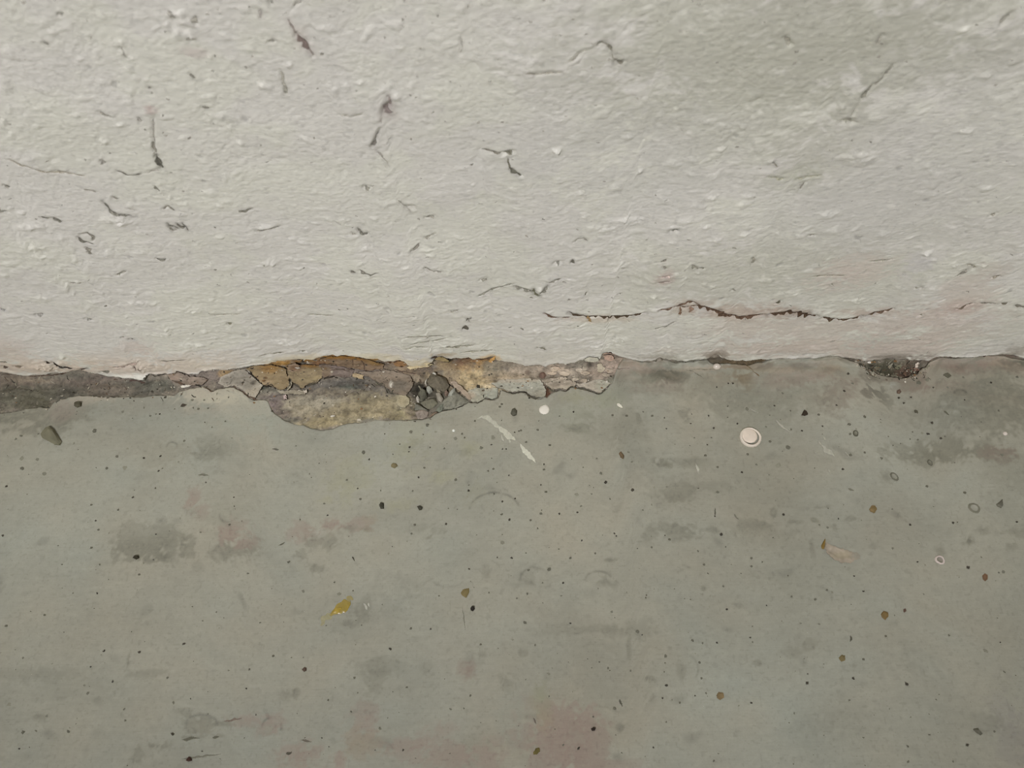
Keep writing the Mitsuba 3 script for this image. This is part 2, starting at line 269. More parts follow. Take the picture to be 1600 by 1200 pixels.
    ([(408, 555), (430, 552), (445, 550)], 1.8, (148, 142, 126), None), ([(250, 565), (275, 564), (290, 563)], 2, (144, 136, 122), None), ([(471, 548), (478, 549)], 5, (140, 136, 122), None), ([(330, 493), (360, 491), (375, 490)], 1.6, (150, 146, 130), None), ([(356, 505), (362, 505)], 3.4, (126, 122, 104), None), ([(203, 532), (207, 533)], 4.5, (70, 66, 56), None), ([(56, 493), (66, 492)], 4, (146, 142, 134), None), ([(0, 484), (8, 486)], 5, (140, 137, 130), None), ([(135, 499), (143, 502)], 5, (148, 145, 136), None), ([(483, 490), (520, 491)], 1.8, (152, 148, 132), None), ([(1270, 432), (1290, 430), (1320, 431)], 2.2, (146, 140, 122), None), ([(1360, 409), (1380, 407), (1396, 405)], 2.2, (150, 146, 130), None),
]
# ------------------------------------------------------------------ stains of the wall paint, and broad darker grey-green areas on the right
PINK, LILAC, CREAM = (188, 174, 162), (197, 193, 184), (201, 199, 184)
WALL_PATCHES = [
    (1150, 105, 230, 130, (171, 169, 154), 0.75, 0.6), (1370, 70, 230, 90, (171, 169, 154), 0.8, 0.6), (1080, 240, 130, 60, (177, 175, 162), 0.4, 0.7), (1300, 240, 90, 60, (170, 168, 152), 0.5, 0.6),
    (1250, 280, 45, 22, (166, 166, 146), 0.5, 0.6), (1120, 425, 170, 45, (178, 176, 160), 0.6, 0.7), (1330, 440, 200, 70, (176, 174, 160), 0.55, 0.7), (1330, 540, 330, 40, (172, 170, 157), 0.5, 0.7),
    (1330, 425, 50, 26, PINK, 0.55, 0.7), (1500, 460, 40, 36, PINK, 0.5, 0.7), (1490, 505, 60, 28, PINK, 0.5, 0.7), (1385, 505, 60, 16, PINK, 0.45, 0.7), (1250, 520, 90, 22, PINK, 0.45, 0.7), (1230, 545, 120, 12, (178, 162, 148), 0.5, 0.7), (1160, 500, 60, 22, PINK, 0.4, 0.7), (1400, 545, 60, 22, (176, 158, 146), 0.5, 0.7),
    (60, 572, 110, 9, (202, 190, 172), 0.7, 0.6), (215, 574, 60, 9, (200, 186, 170), 0.7, 0.6), (300, 572, 60, 8, (196, 186, 166), 0.6, 0.6), (90, 572, 22, 6, (206, 200, 184), 0.7, 0.6),
    (215, 545, 24, 12, PINK, 0.6, 0.7), (10, 548, 36, 20, PINK, 0.6, 0.7), (200, 568, 160, 14, (192, 178, 160), 0.5, 0.7), (60, 577, 100, 8, (188, 172, 152), 0.6, 0.7), (235, 170, 9, 8, (160, 138, 128), 0.8, 0.5), (305, 82, 16, 7, (186, 170, 164), 0.5, 0.7),
    (604, 172, 14, 14, (168, 156, 148), 0.5, 0.8), (470, 60, 12, 18, (178, 166, 158), 0.4, 0.8), (1040, 432, 14, 12, (172, 154, 144), 0.6, 0.7), (1150, 488, 55, 9, (160, 136, 118), 0.5, 0.8), (1080, 476, 30, 8, (166, 146, 130), 0.5, 0.8), (1240, 488, 45, 7, (150, 130, 112), 0.6, 0.8), (1500, 478, 25, 9, (170, 148, 136), 0.5, 0.8), (940, 496, 50, 5, (176, 158, 136), 0.5, 0.8), (1350, 488, 45, 6, (166, 146, 130), 0.5, 0.8),
    (110, 120, 90, 90, LILAC, 0.5, 0.8), (250, 200, 60, 40, LILAC, 0.4, 0.8), (560, 140, 60, 45, LILAC, 0.4, 0.8), (170, 350, 120, 60, LILAC, 0.5, 0.8), (110, 500, 110, 40, LILAC, 0.5, 0.8), (470, 470, 60, 40, LILAC, 0.45, 0.8), (560, 330, 120, 40, LILAC, 0.35, 0.8), (870, 240, 120, 60, (191, 188, 179), 0.6, 0.8), (1010, 290, 120, 70, (188, 185, 176), 0.6, 0.8), (1450, 250, 130, 90, (185, 182, 173), 0.7, 0.8), (1300, 330, 120, 50, (187, 184, 175), 0.6, 0.8), (1440, 410, 22, 16, (190, 186, 181), 0.7, 0.7), (870, 440, 50, 30, LILAC, 0.4, 0.8), (1480, 320, 120, 50, (186, 183, 173), 0.5, 0.8),
    (300, 270, 120, 60, CREAM, 0.4, 0.8), (90, 190, 40, 30, CREAM, 0.4, 0.8), (640, 480, 120, 50, CREAM, 0.4, 0.8), (350, 470, 80, 40, CREAM, 0.4, 0.8), (700, 90, 80, 80, CREAM, 0.35, 0.8), (860, 560, 60, 12, (196, 192, 176), 0.5, 0.8),
    (480, 560, 60, 6, (196, 180, 140), 0.5, 0.8), (660, 566, 40, 6, (205, 190, 150), 0.6, 0.7), (765, 558, 16, 5, (196, 160, 100), 0.7, 0.6), (590, 557, 30, 4, (200, 184, 140), 0.5, 0.8), (690, 553, 20, 3, (150, 128, 84), 0.6, 0.7),
    (1119, 556, 14, 6, (110, 96, 80), 0.8, 0.6), (1030, 560, 40, 5, (140, 134, 116), 0.5, 0.8), (1400, 560, 50, 8, (120, 112, 98), 0.8, 0.6), (1590, 550, 30, 8, (140, 132, 118), 0.6, 0.8),
]
# ------------------------------------------------------------------ stains of the floor paint
FPK, FDK, FLT, FYL = (140, 124, 112), (113, 111, 97), (158, 156, 142), (148, 146, 118)
FLOOR_STAINS = [
    (230, 845, 55, 24, FDK, 0.5, 0.4), (215, 860, 40, 14, FDK, 0.4, 0.4), (265, 855, 22, 20, FDK, 0.4, 0.4), (332, 705, 32, 20, FDK, 0.55, 0.8), (355, 858, 38, 16, (116, 113, 99), 0.6, 0.4), (300, 855, 14, 14, FDK, 0.5, 0.4), (390, 860, 8, 8, FDK, 0.4, 0.4), (254, 873, 8, 6, (104, 102, 88), 0.6, 0.5), (230, 876, 10, 5, FDK, 0.6, 0.5), (310, 885, 8, 8, FDK, 0.3, 0.5),
    (300, 780, 14, 14, FPK, 0.6, 0.5), (318, 798, 14, 12, FPK, 0.45, 0.5), (355, 832, 26, 16, FPK, 0.65, 0.4), (375, 850, 20, 9, FPK, 0.6, 0.4), (345, 800, 30, 30, (140, 138, 122), 0.4, 0.5), (250, 715, 30, 25, (134, 131, 115), 0.4, 0.6), (290, 700, 20, 16, (132, 129, 114), 0.3, 0.6),
    (475, 832, 20, 14, FPK, 0.55, 0.4), (520, 820, 22, 10, FPK, 0.6, 0.4), (560, 820, 20, 12, FPK, 0.5, 0.4), (500, 833, 9, 8, FLT, 0.5, 0.4), (517, 847, 13, 12, FDK, 0.45, 0.35), (488, 846, 10, 8, FDK, 0.45, 0.4), (470, 868, 11, 9, FDK, 0.4, 0.35), (493, 887, 13, 9, FDK, 0.45, 0.4), (572, 828, 9, 5, (124, 116, 98), 0.5, 0.5), (545, 825, 10, 5, FDK, 0.4, 0.5), (580, 812, 12, 8, (138, 128, 108), 0.4, 0.5),
    (545, 750, 28, 30, FYL, 0.45, 0.7), (510, 780, 16, 8, FYL, 0.4, 0.7), (640, 690, 30, 30, FYL, 0.4, 0.7), (690, 745, 14, 8, FYL, 0.5, 0.7), (620, 790, 30, 10, FYL, 0.35, 0.7), (735, 700, 12, 10, FYL, 0.45, 0.7), (740, 765, 22, 20, (138, 136, 118), 0.5, 0.5),
    (610, 676, 55, 14, FLT, 0.5, 0.6), (660, 697, 12, 12, (134, 133, 118), 0.6, 0.5), (655, 825, 20, 6, FDK, 0.3, 0.6), (670, 840, 8, 6, FDK, 0.5, 0.5), (690, 830, 20, 10, FDK, 0.25, 0.6), (720, 822, 30, 12, FLT, 0.25, 0.7),
    (905, 668, 22, 6, FDK, 0.6, 0.6), (898, 672, 8, 4, (108, 106, 92), 0.4, 0.6), (960, 668, 40, 18, FDK, 0.3, 0.7), (990, 690, 25, 30, FDK, 0.35, 0.7), (1072, 648, 10, 10, (124, 122, 108), 0.7, 0.25), (998, 652, 3, 6, FDK, 0.8, 0.5), (915, 650, 14, 6, FDK, 0.3, 0.6), (895, 640, 40, 25, (138, 139, 120), 0.35, 0.7),
    (1039, 726, 9, 5, (112, 110, 95), 0.8, 0.5), (1026, 721, 6, 5, (108, 106, 92), 0.6, 0.4), (1027, 720, 3, 3, (150, 148, 134), 0.9, 0.4), (1075, 722, 18, 6, FDK, 0.6, 0.6), (1065, 768, 34, 16, FDK, 0.5, 0.4), (1052, 778, 16, 8, (116, 113, 99), 0.5, 0.4), (1110, 760, 40, 8, FDK, 0.35, 0.6), (1095, 725, 20, 8, FDK, 0.3, 0.6), (1190, 745, 70, 60, (132, 130, 115), 0.45, 0.8), (1180, 650, 60, 30, (122, 120, 105), 0.45, 0.8),
    (1055, 825, 36, 8, (114, 112, 98), 0.6, 0.5), (1065, 838, 24, 8, FDK, 0.5, 0.5), (1015, 838, 12, 10, FDK, 0.4, 0.5), (1110, 828, 20, 4, FDK, 0.4, 0.6), (1180, 820, 26, 7, (118, 116, 102), 0.6, 0.6), (1180, 830, 60, 14, FDK, 0.3, 0.7), (1208, 801, 5, 9, (112, 110, 96), 0.7, 0.5), (1240, 815, 10, 4, FDK, 0.5, 0.5), (1272, 813, 5, 4, (112, 110, 94), 0.7, 0.5), (1285, 792, 14, 4, FDK, 0.5, 0.5), (1330, 810, 14, 4, FDK, 0.5, 0.5), (1305, 825, 6, 8, FDK, 0.4, 0.5), (1269, 858, 3, 10, FDK, 0.6, 0.5),
    (953, 875, 8, 4, (112, 110, 96), 0.6, 0.5), (948, 908, 14, 9, FDK, 0.45, 0.5), (1100, 920, 8, 10, FDK, 0.5, 0.5), (1098, 928, 5, 4, (106, 104, 90), 0.6, 0.5), (1110, 931, 5, 4, (106, 104, 90), 0.6, 0.5), (1250, 900, 60, 50, (130, 128, 113), 0.35, 0.8), (830, 910, 6, 14, FDK, 0.3, 0.5), (825, 910, 18, 10, FDK, 0.35, 0.6), (838, 905, 5, 12, FLT, 0.4, 0.5), (760, 894, 5, 8, FDK, 0.5, 0.5),
    (920, 985, 60, 8, FDK, 0.35, 0.6), (1000, 985, 40, 12, FDK, 0.3, 0.7), (930, 1050, 60, 60, (130, 128, 114), 0.35, 0.8), (1010, 1060, 10, 5, (110, 108, 94), 0.6, 0.5), (982, 1015, 4, 16, FDK, 0.45, 0.5), (1065, 1050, 6, 10, FDK, 0.5, 0.5), (970, 1138, 6, 6, (110, 108, 95), 0.6, 0.5), (1185, 1036, 6, 5, FDK, 0.6, 0.5), (815, 1022, 8, 6, FDK, 0.5, 0.5), (1265, 1008, 9, 7, FDK, 0.5, 0.5), (1240, 1020, 12, 8, FDK, 0.35, 0.6), (1337, 1040, 8, 6, FDK, 0.4, 0.5),
    (590, 1040, 30, 12, FDK, 0.4, 0.5), (585, 1065, 16, 24, FDK, 0.4, 0.5), (540, 970, 40, 26, (134, 133, 119), 0.45, 0.7), (560, 955, 10, 9, FDK, 0.5, 0.5), (574, 945, 6, 12, FDK, 0.45, 0.5), (545, 975, 14, 6, FDK, 0.5, 0.5), (570, 968, 10, 6, FDK, 0.4, 0.5), (668, 1045, 10, 10, FDK, 0.35, 0.5), (790, 1065, 12, 14, FDK, 0.35, 0.5), (730, 1046, 11, 12, (128, 112, 100), 0.65, 0.5), (462, 1082, 5, 6, (106, 104, 90), 0.6, 0.5), (447, 1085, 10, 8, FDK, 0.4, 0.5), (753, 1023, 5, 4, FDK, 0.5, 0.5), (700, 1025, 30, 30, FLT, 0.2, 0.8),
    (572, 1125, 18, 24, FPK, 0.55, 0.5), (560, 1160, 30, 20, (140, 128, 110), 0.6, 0.45), (530, 1190, 8, 20, FPK, 0.6, 0.5), (470, 1180, 40, 22, FPK, 0.55, 0.5), (425, 1135, 16, 16, FPK, 0.6, 0.5), (420, 1140, 6, 6, (140, 139, 124), 0.7, 0.5), (640, 1165, 30, 7, FPK, 0.55, 0.6), (690, 1180, 60, 22, FPK, 0.5, 0.5), (760, 1180, 40, 26, FPK, 0.5, 0.5), (690, 1140, 24, 16, FPK, 0.35, 0.6), (385, 1125, 26, 9, FPK, 0.5, 0.6),
    (870, 1160, 50, 56, FPK, 0.7, 0.4), (910, 1170, 36, 50, FPK, 0.65, 0.4), (860, 1110, 10, 12, FPK, 0.5, 0.5), (845, 1098, 12, 28, (136, 135, 112), 0.6, 0.5), (850, 1130, 14, 16, (146, 132, 112), 0.5, 0.6), (960, 1195, 30, 8, FPK, 0.5, 0.6), (800, 1130, 20, 40, (136, 138, 125), 0.4, 0.7),
    (315, 1130, 22, 14, FDK, 0.5, 0.3), (312, 1136, 15, 9, (132, 129, 114), 0.7, 0.4), (350, 1130, 16, 5, FDK, 0.5, 0.5), (240, 1165, 20, 8, FDK, 0.55, 0.4), (215, 1180, 8, 14, FDK, 0.5, 0.4), (300, 1152, 16, 3, (104, 102, 88), 0.5, 0.5), (340, 1150, 8, 3, (104, 102, 88), 0.5, 0.5), (60, 1118, 12, 6, (110, 108, 94), 0.45, 0.6), (50, 1055, 50, 12, FDK, 0.3, 0.7), (290, 1112, 10, 6, FDK, 0.5, 0.5), (120, 1080, 80, 30, FDK, 0.2, 0.8), (200, 1035, 3, 12, FDK, 0.6, 0.5), (230, 1052, 30, 5, FDK, 0.4, 0.6),
    (0, 655, 120, 20, (108, 106, 92), 0.7, 0.7), (100, 657, 10, 7, (108, 106, 92), 0.7, 0.5), (120, 650, 16, 12, (124, 121, 107), 0.5, 0.6), (100, 640, 18, 14, (140, 128, 116), 0.5, 0.6), (20, 670, 60, 8, FDK, 0.5, 0.7), (250, 632, 60, 14, (134, 131, 118), 0.4, 0.7), (150, 622, 40, 6, (160, 150, 132), 0.6, 0.6),
    (350, 618, 50, 18, (174, 168, 148), 0.8, 0.5), (310, 612, 30, 9, (168, 161, 143), 0.7, 0.6), (385, 640, 34, 12, (164, 156, 138), 0.6, 0.7), (330, 640, 40, 8, (150, 144, 128), 0.5, 0.7), (390, 655, 50, 25, (146, 150, 136), 0.45, 0.7),
    (690, 655, 40, 12, (140, 136, 120), 0.5, 0.7), (640, 672, 30, 10, (146, 146, 128), 0.4, 0.7), (875, 625, 22, 16, (134, 130, 117), 0.5, 0.6), (905, 622, 30, 10, (142, 140, 116), 0.5, 0.7), (950, 622, 20, 14, (138, 140, 118), 0.5, 0.7), (975, 612, 14, 10, (124, 124, 110), 0.6, 0.6), (797, 600, 10, 8, FLT, 0.4, 0.6),
    (975, 578, 18, 12, (150, 137, 121), 0.85, 0.6), (968, 592, 12, 9, (116, 115, 101), 0.8, 0.6), (985, 568, 26, 6, (156, 142, 125), 0.8, 0.6),
    (985, 588, 22, 14, (132, 128, 114), 0.7, 0.6), (1000, 575, 24, 8, (150, 140, 124), 0.6, 0.6), (1030, 578, 22, 9, (112, 110, 95), 0.7, 0.6), (1045, 586, 24, 12, (92, 88, 75), 0.85, 0.5), (1020, 594, 24, 7, (112, 110, 94), 0.7, 0.6), (1056, 594, 16, 6, (98, 95, 82), 0.7, 0.6), (1035, 604, 34, 10, (130, 120, 107), 0.6, 0.7),
    (1105, 575, 40, 5, (152, 142, 124), 0.8, 0.6), (1165, 572, 40, 6, (112, 98, 76), 0.8, 0.6), (1160, 590, 14, 16, (108, 92, 68), 0.7, 0.6), (1125, 590, 20, 10, (132, 122, 104), 0.6, 0.6), (1220, 578, 30, 5, (158, 148, 128), 0.8, 0.6), (1250, 590, 60, 8, (142, 130, 117), 0.75, 0.6), (1235, 570, 70, 5, (124, 114, 100), 0.7, 0.6), (1300, 575, 22, 10, (140, 130, 110), 0.7, 0.6), (1225, 602, 26, 8, (132, 120, 108), 0.6, 0.7), (1310, 615, 28, 24, (124, 112, 100), 0.6, 0.7), (1200, 620, 120, 24, (116, 114, 99), 0.5, 0.8), (1100, 600, 30, 10, (132, 128, 112), 0.5, 0.7),
    (1395, 590, 56, 8, (98, 90, 77), 0.75, 0.7), (1350, 574, 16, 6, (120, 112, 98), 0.6, 0.7), (1430, 600, 26, 16, (124, 108, 96), 0.7, 0.6), (1357, 612, 10, 10, (100, 97, 84), 0.8, 0.4), (1373, 614, 11, 11, (102, 99, 86), 0.8, 0.4), (1358, 612, 5, 5, (118, 115, 102), 0.7, 0.5), (1396, 602, 6, 5, (150, 150, 138), 0.8, 0.5), (1385, 628, 10, 5, (108, 105, 92), 0.6, 0.5),
    (1520, 572, 50, 10, (132, 115, 103), 0.7, 0.6), (1495, 578, 14, 6, (120, 100, 88), 0.6, 0.6), (1560, 565, 20, 8, (142, 132, 112), 0.7, 0.6), (1586, 565, 24, 6, (98, 96, 82), 0.85, 0.5), (1600, 573, 24, 8, (92, 90, 76), 0.85, 0.5), (1480, 605, 40, 10, (128, 118, 106), 0.4, 0.7), (1501, 614, 8, 3, (96, 94, 80), 0.7, 0.5), (1555, 632, 100, 46, (110, 108, 94), 0.75, 0.8), (1590, 740, 50, 70, (128, 126, 111), 0.5, 0.8),
    (1500, 705, 90, 13, (112, 110, 95), 0.65, 0.4), (1450, 718, 28, 12, (110, 108, 93), 0.6, 0.35), (1560, 705, 32, 12, (122, 110, 98), 0.6, 0.4), (1530, 690, 70, 12, (116, 114, 100), 0.4, 0.6), (1385, 745, 10, 10, FDK, 0.5, 0.6), (1515, 845, 14, 8, (114, 112, 98), 0.5, 0.6), (1534, 830, 10, 6, (114, 112, 98), 0.5, 0.6), (1590, 835, 24, 8, FDK, 0.4, 0.6), (1470, 862, 10, 8, FDK, 0.5, 0.6), (1512, 845, 6, 5, (104, 102, 88), 0.5, 0.5), (1577, 853, 10, 8, FDK, 0.4, 0.6),
    (1590, 1150, 30, 60, (128, 124, 118), 0.5, 0.8), (1545, 1130, 20, 14, FDK, 0.4, 0.7),
]
# ------------------------------------------------------------------ stains of the bared mortar joint, with shade painted dark in voids and gaps
JOINT_STAIN_SHADE = [
    (40, 600, 120, 12, (112, 100, 88), 0.6, 0.6), (130, 605, 120, 14, (102, 98, 86), 0.7, 0.6), (30, 620, 70, 18, (88, 86, 73), 0.85, 0.6), (60, 625, 30, 14, (80, 77, 62), 0.8, 0.6), (100, 615, 40, 12, (92, 89, 78), 0.7, 0.6), (150, 592, 60, 7, (108, 96, 86), 0.7, 0.6), (215, 605, 60, 14, (94, 92, 82), 0.8, 0.6), (165, 608, 30, 9, (106, 94, 82), 0.6, 0.6), (255, 600, 26, 12, (88, 87, 77), 0.8, 0.6), (40, 592, 50, 4, (128, 116, 98), 0.6, 0.6), (110, 588, 40, 4, (98, 96, 84), 0.6, 0.6),
    (330, 588, 60, 9, (116, 106, 97), 0.8, 0.6), (355, 584, 12, 4, (156, 128, 84), 0.8, 0.6), (390, 590, 30, 12, (122, 116, 104), 0.7, 0.6), (300, 598, 30, 7, (124, 112, 100), 0.6, 0.6),
    (400, 574, 16, 4, (108, 84, 62), 0.8, 0.6), (440, 571, 26, 5, (150, 112, 52), 0.85, 0.6), (480, 568, 26, 4, (130, 96, 50), 0.85, 0.6), (525, 562, 34, 5, (144, 106, 52), 0.95, 0.6), (560, 563, 24, 4, (132, 96, 46), 0.9, 0.6), (582, 566, 20, 4, (148, 112, 52), 0.9, 0.6), (500, 574, 14, 4, (120, 84, 50), 0.8, 0.6), (545, 569, 40, 4, (114, 92, 72), 0.8, 0.6), (618, 568, 14, 4, (132, 96, 56), 0.9, 0.6), (605, 574, 20, 4, (120, 104, 84), 0.7, 0.6),
    (450, 583, 40, 8, (130, 112, 82), 0.8, 0.6), (500, 582, 30, 6, (126, 112, 92), 0.7, 0.6), (560, 578, 40, 6, (112, 100, 90), 0.8, 0.6), (520, 600, 40, 8, (98, 94, 87), 0.85, 0.6), (560, 598, 40, 10, (94, 91, 84), 0.85, 0.6), (600, 600, 30, 10, (112, 104, 92), 0.8, 0.6), (545, 604, 14, 5, (86, 90, 80), 0.7, 0.6), (590, 610, 26, 8, (104, 99, 92), 0.8, 0.6), (410, 604, 12, 6, (80, 82, 70), 0.85, 0.6), (430, 610, 24, 5, (116, 112, 100), 0.8, 0.6),
    (550, 640, 90, 22, (146, 135, 109), 0.95, 0.5), (510, 660, 45, 10, (146, 134, 104), 0.9, 0.5), (470, 632, 40, 16, (150, 141, 120), 0.9, 0.5), (600, 640, 50, 16, (144, 133, 106), 0.9, 0.5), (640, 640, 20, 12, (150, 140, 108), 0.8, 0.5), (500, 625, 40, 8, (152, 146, 130), 0.6, 0.6), (560, 655, 40, 4, (132, 124, 102), 0.6, 0.6), (570, 618, 30, 8, (122, 114, 92), 0.6, 0.6), (525, 612, 30, 6, (118, 110, 96), 0.7, 0.6),
    (428, 632, 12, 14, (112, 101, 96), 0.9, 0.5), (442, 645, 12, 9, (118, 108, 98), 0.8, 0.5), (455, 656, 16, 5, (108, 104, 92), 0.8, 0.5), (430, 620, 22, 5, (108, 100, 94), 0.8, 0.6), (575, 657, 14, 3, (118, 115, 104), 0.8, 0.6),
    (650, 590, 26, 9, (152, 138, 116), 0.7, 0.6), (640, 578, 30, 5, (150, 128, 100), 0.7, 0.6), (665, 577, 26, 5, (108, 96, 82), 0.8, 0.6), (690, 572, 16, 5, (138, 120, 92), 0.8, 0.6), (632, 602, 22, 10, (118, 110, 96), 0.8, 0.6), (626, 626, 14, 11, (150, 141, 116), 0.8, 0.5), (642, 640, 8, 10, (130, 118, 104), 0.7, 0.6),
    (735, 590, 48, 19, (176, 158, 122), 1.0, 0.6), (725, 574, 26, 6, (146, 122, 88), 0.85, 0.6), (722, 570, 14, 5, (112, 88, 68), 0.85, 0.6), (752, 567, 14, 4, (168, 136, 94), 0.85, 0.6), (755, 572, 12, 5, (150, 122, 84), 0.6, 0.6), (700, 564, 22, 3, (70, 52, 34), 0.9, 0.6), (745, 564, 22, 3, (84, 58, 36), 0.9, 0.6), (705, 590, 14, 14, (132, 118, 98), 0.8, 0.6), (770, 605, 26, 8, (190, 174, 140), 0.8, 0.6), (770, 575, 14, 8, (128, 122, 104), 0.9, 0.5), (800, 572, 30, 6, (132, 122, 106), 0.7, 0.6), (790, 588, 40, 8, (174, 158, 132), 0.8, 0.6), (745, 616, 20, 8, (150, 148, 132), 0.8, 0.6), (820, 582, 30, 8, (168, 154, 134), 0.7, 0.6),
    (848, 584, 6, 6, (84, 70, 58), 0.9, 0.4), (824, 581, 4, 3, (112, 96, 82), 0.8, 0.4), (880, 590, 40, 16, (142, 131, 116), 0.8, 0.6), (865, 577, 22, 6, (172, 156, 136), 0.7, 0.6), (882, 583, 14, 4, (180, 166, 146), 0.8, 0.5), (875, 594, 18, 4, (176, 164, 144), 0.6, 0.5), (918, 580, 16, 8, (172, 160, 140), 0.6, 0.5), (938, 576, 8, 8, (174, 164, 142), 0.8, 0.5), (905, 590, 30, 10, (128, 119, 104), 0.7, 0.6), (940, 587, 30, 8, (152, 138, 122), 0.7, 0.6), (923, 569, 5, 4, (60, 54, 44), 0.95, 0.4), (910, 568, 16, 5, (118, 112, 98), 0.8, 0.6), (960, 572, 30, 12, (158, 142, 126), 0.8, 0.6), (860, 604, 8, 8, (92, 80, 64), 0.9, 0.6), (855, 615, 6, 8, (80, 58, 42), 0.9, 0.6), (960, 594, 14, 10, (112, 112, 98), 0.8, 0.6), (950, 556, 10, 4, (168, 142, 122), 0.8, 0.6),
    (1080, 568, 60, 4, (88, 84, 72), 0.9, 0.6), (1230, 563, 120, 5, (84, 76, 62), 0.9, 0.6), (1165, 567, 40, 4, (86, 72, 50), 0.9, 0.6), (1395, 577, 50, 16, (78, 75, 60), 0.95, 0.5), (1375, 578, 26, 12, (66, 64, 50), 0.9, 0.6), (1420, 580, 20, 12, (88, 70, 58), 0.9, 0.6), (1520, 558, 80, 4, (92, 78, 66), 0.9, 0.6),
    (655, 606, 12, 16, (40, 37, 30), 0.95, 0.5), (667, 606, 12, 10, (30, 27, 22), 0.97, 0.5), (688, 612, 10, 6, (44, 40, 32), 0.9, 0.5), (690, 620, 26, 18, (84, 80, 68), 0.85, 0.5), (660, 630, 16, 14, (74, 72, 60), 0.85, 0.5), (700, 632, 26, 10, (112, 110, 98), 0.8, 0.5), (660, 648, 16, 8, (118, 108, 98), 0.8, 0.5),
]

# ------------------------------------------------------------------ the wall: a plaster skin with lumps, brush marks and grooves, ending in a ragged foot
DX = 0.00085
XS = spread(-0.46, 0.46, DX, (-0.86, 0.86), 0.0035, ([-1.6, -1.2, -0.9], [0.9, 1.2, 1.6]))
NX = len(XS)
thin = np.interp(np.abs(XS), [0.46, 0.6], [1, 0.45])
ub = profile(LIP, XS, 0.0006, 1)
tw = np.concatenate([np.arange(0, 0.355, 0.00075), np.arange(0.355, 0.62, 0.004), [0.8, 1.2, 1.8, 2.4]])
NR = len(tw)
U = np.minimum(ub[None, :] + tw[:, None], 2.4) if False else ub[None, :] * np.clip(1 - tw / 0.6, 0, 1)[:, None] + tw[:, None]
X = np.broadcast_to(XS, U.shape)
low = np.exp(-np.maximum(U, 0) / 0.09)
n_big, n_mid = gn(U.shape, 60, 60, 11), gn(U.shape, 14, 10, 12)
n_l1, n_l2, n_st, n_st2, n_f = gn(U.shape, 1.9, 1.9, 13), gn(U.shape, 3.4, 3.0, 14), gn(U.shape, 3.6, 1.3, 15), gn(U.shape, 7, 2.2, 16), gn(U.shape, 1.0, 0.9, 17)
h = 0.0005 * n_big + 0.00022 * n_mid
h += 0.00011 * np.clip(n_l1 - 1.2, 0, 3) * 3.6 * (0.6 + 0.4 * np.clip(n_mid, -1, 1.5)) - 0.00022 * np.clip(-n_l1 - 1.5, 0, 3)
h += 0.00045 * np.clip(n_l2 - 1.3, 0, 2.5) * (1 - 0.6 * low)
h += (0.00002 + 0.00015 * low) * n_st * (0.75 + 0.45 * np.clip(n_mid, -1, 1)) + (0.00001 + 0.00009 * low) * n_st2 * np.clip(0.6 + 0.5 * n_big, 0, 1.5)
h += 0.00004 * n_f
h *= thin * np.clip(1.15 - tw / 1.0, 0.05, 1)[:, None]
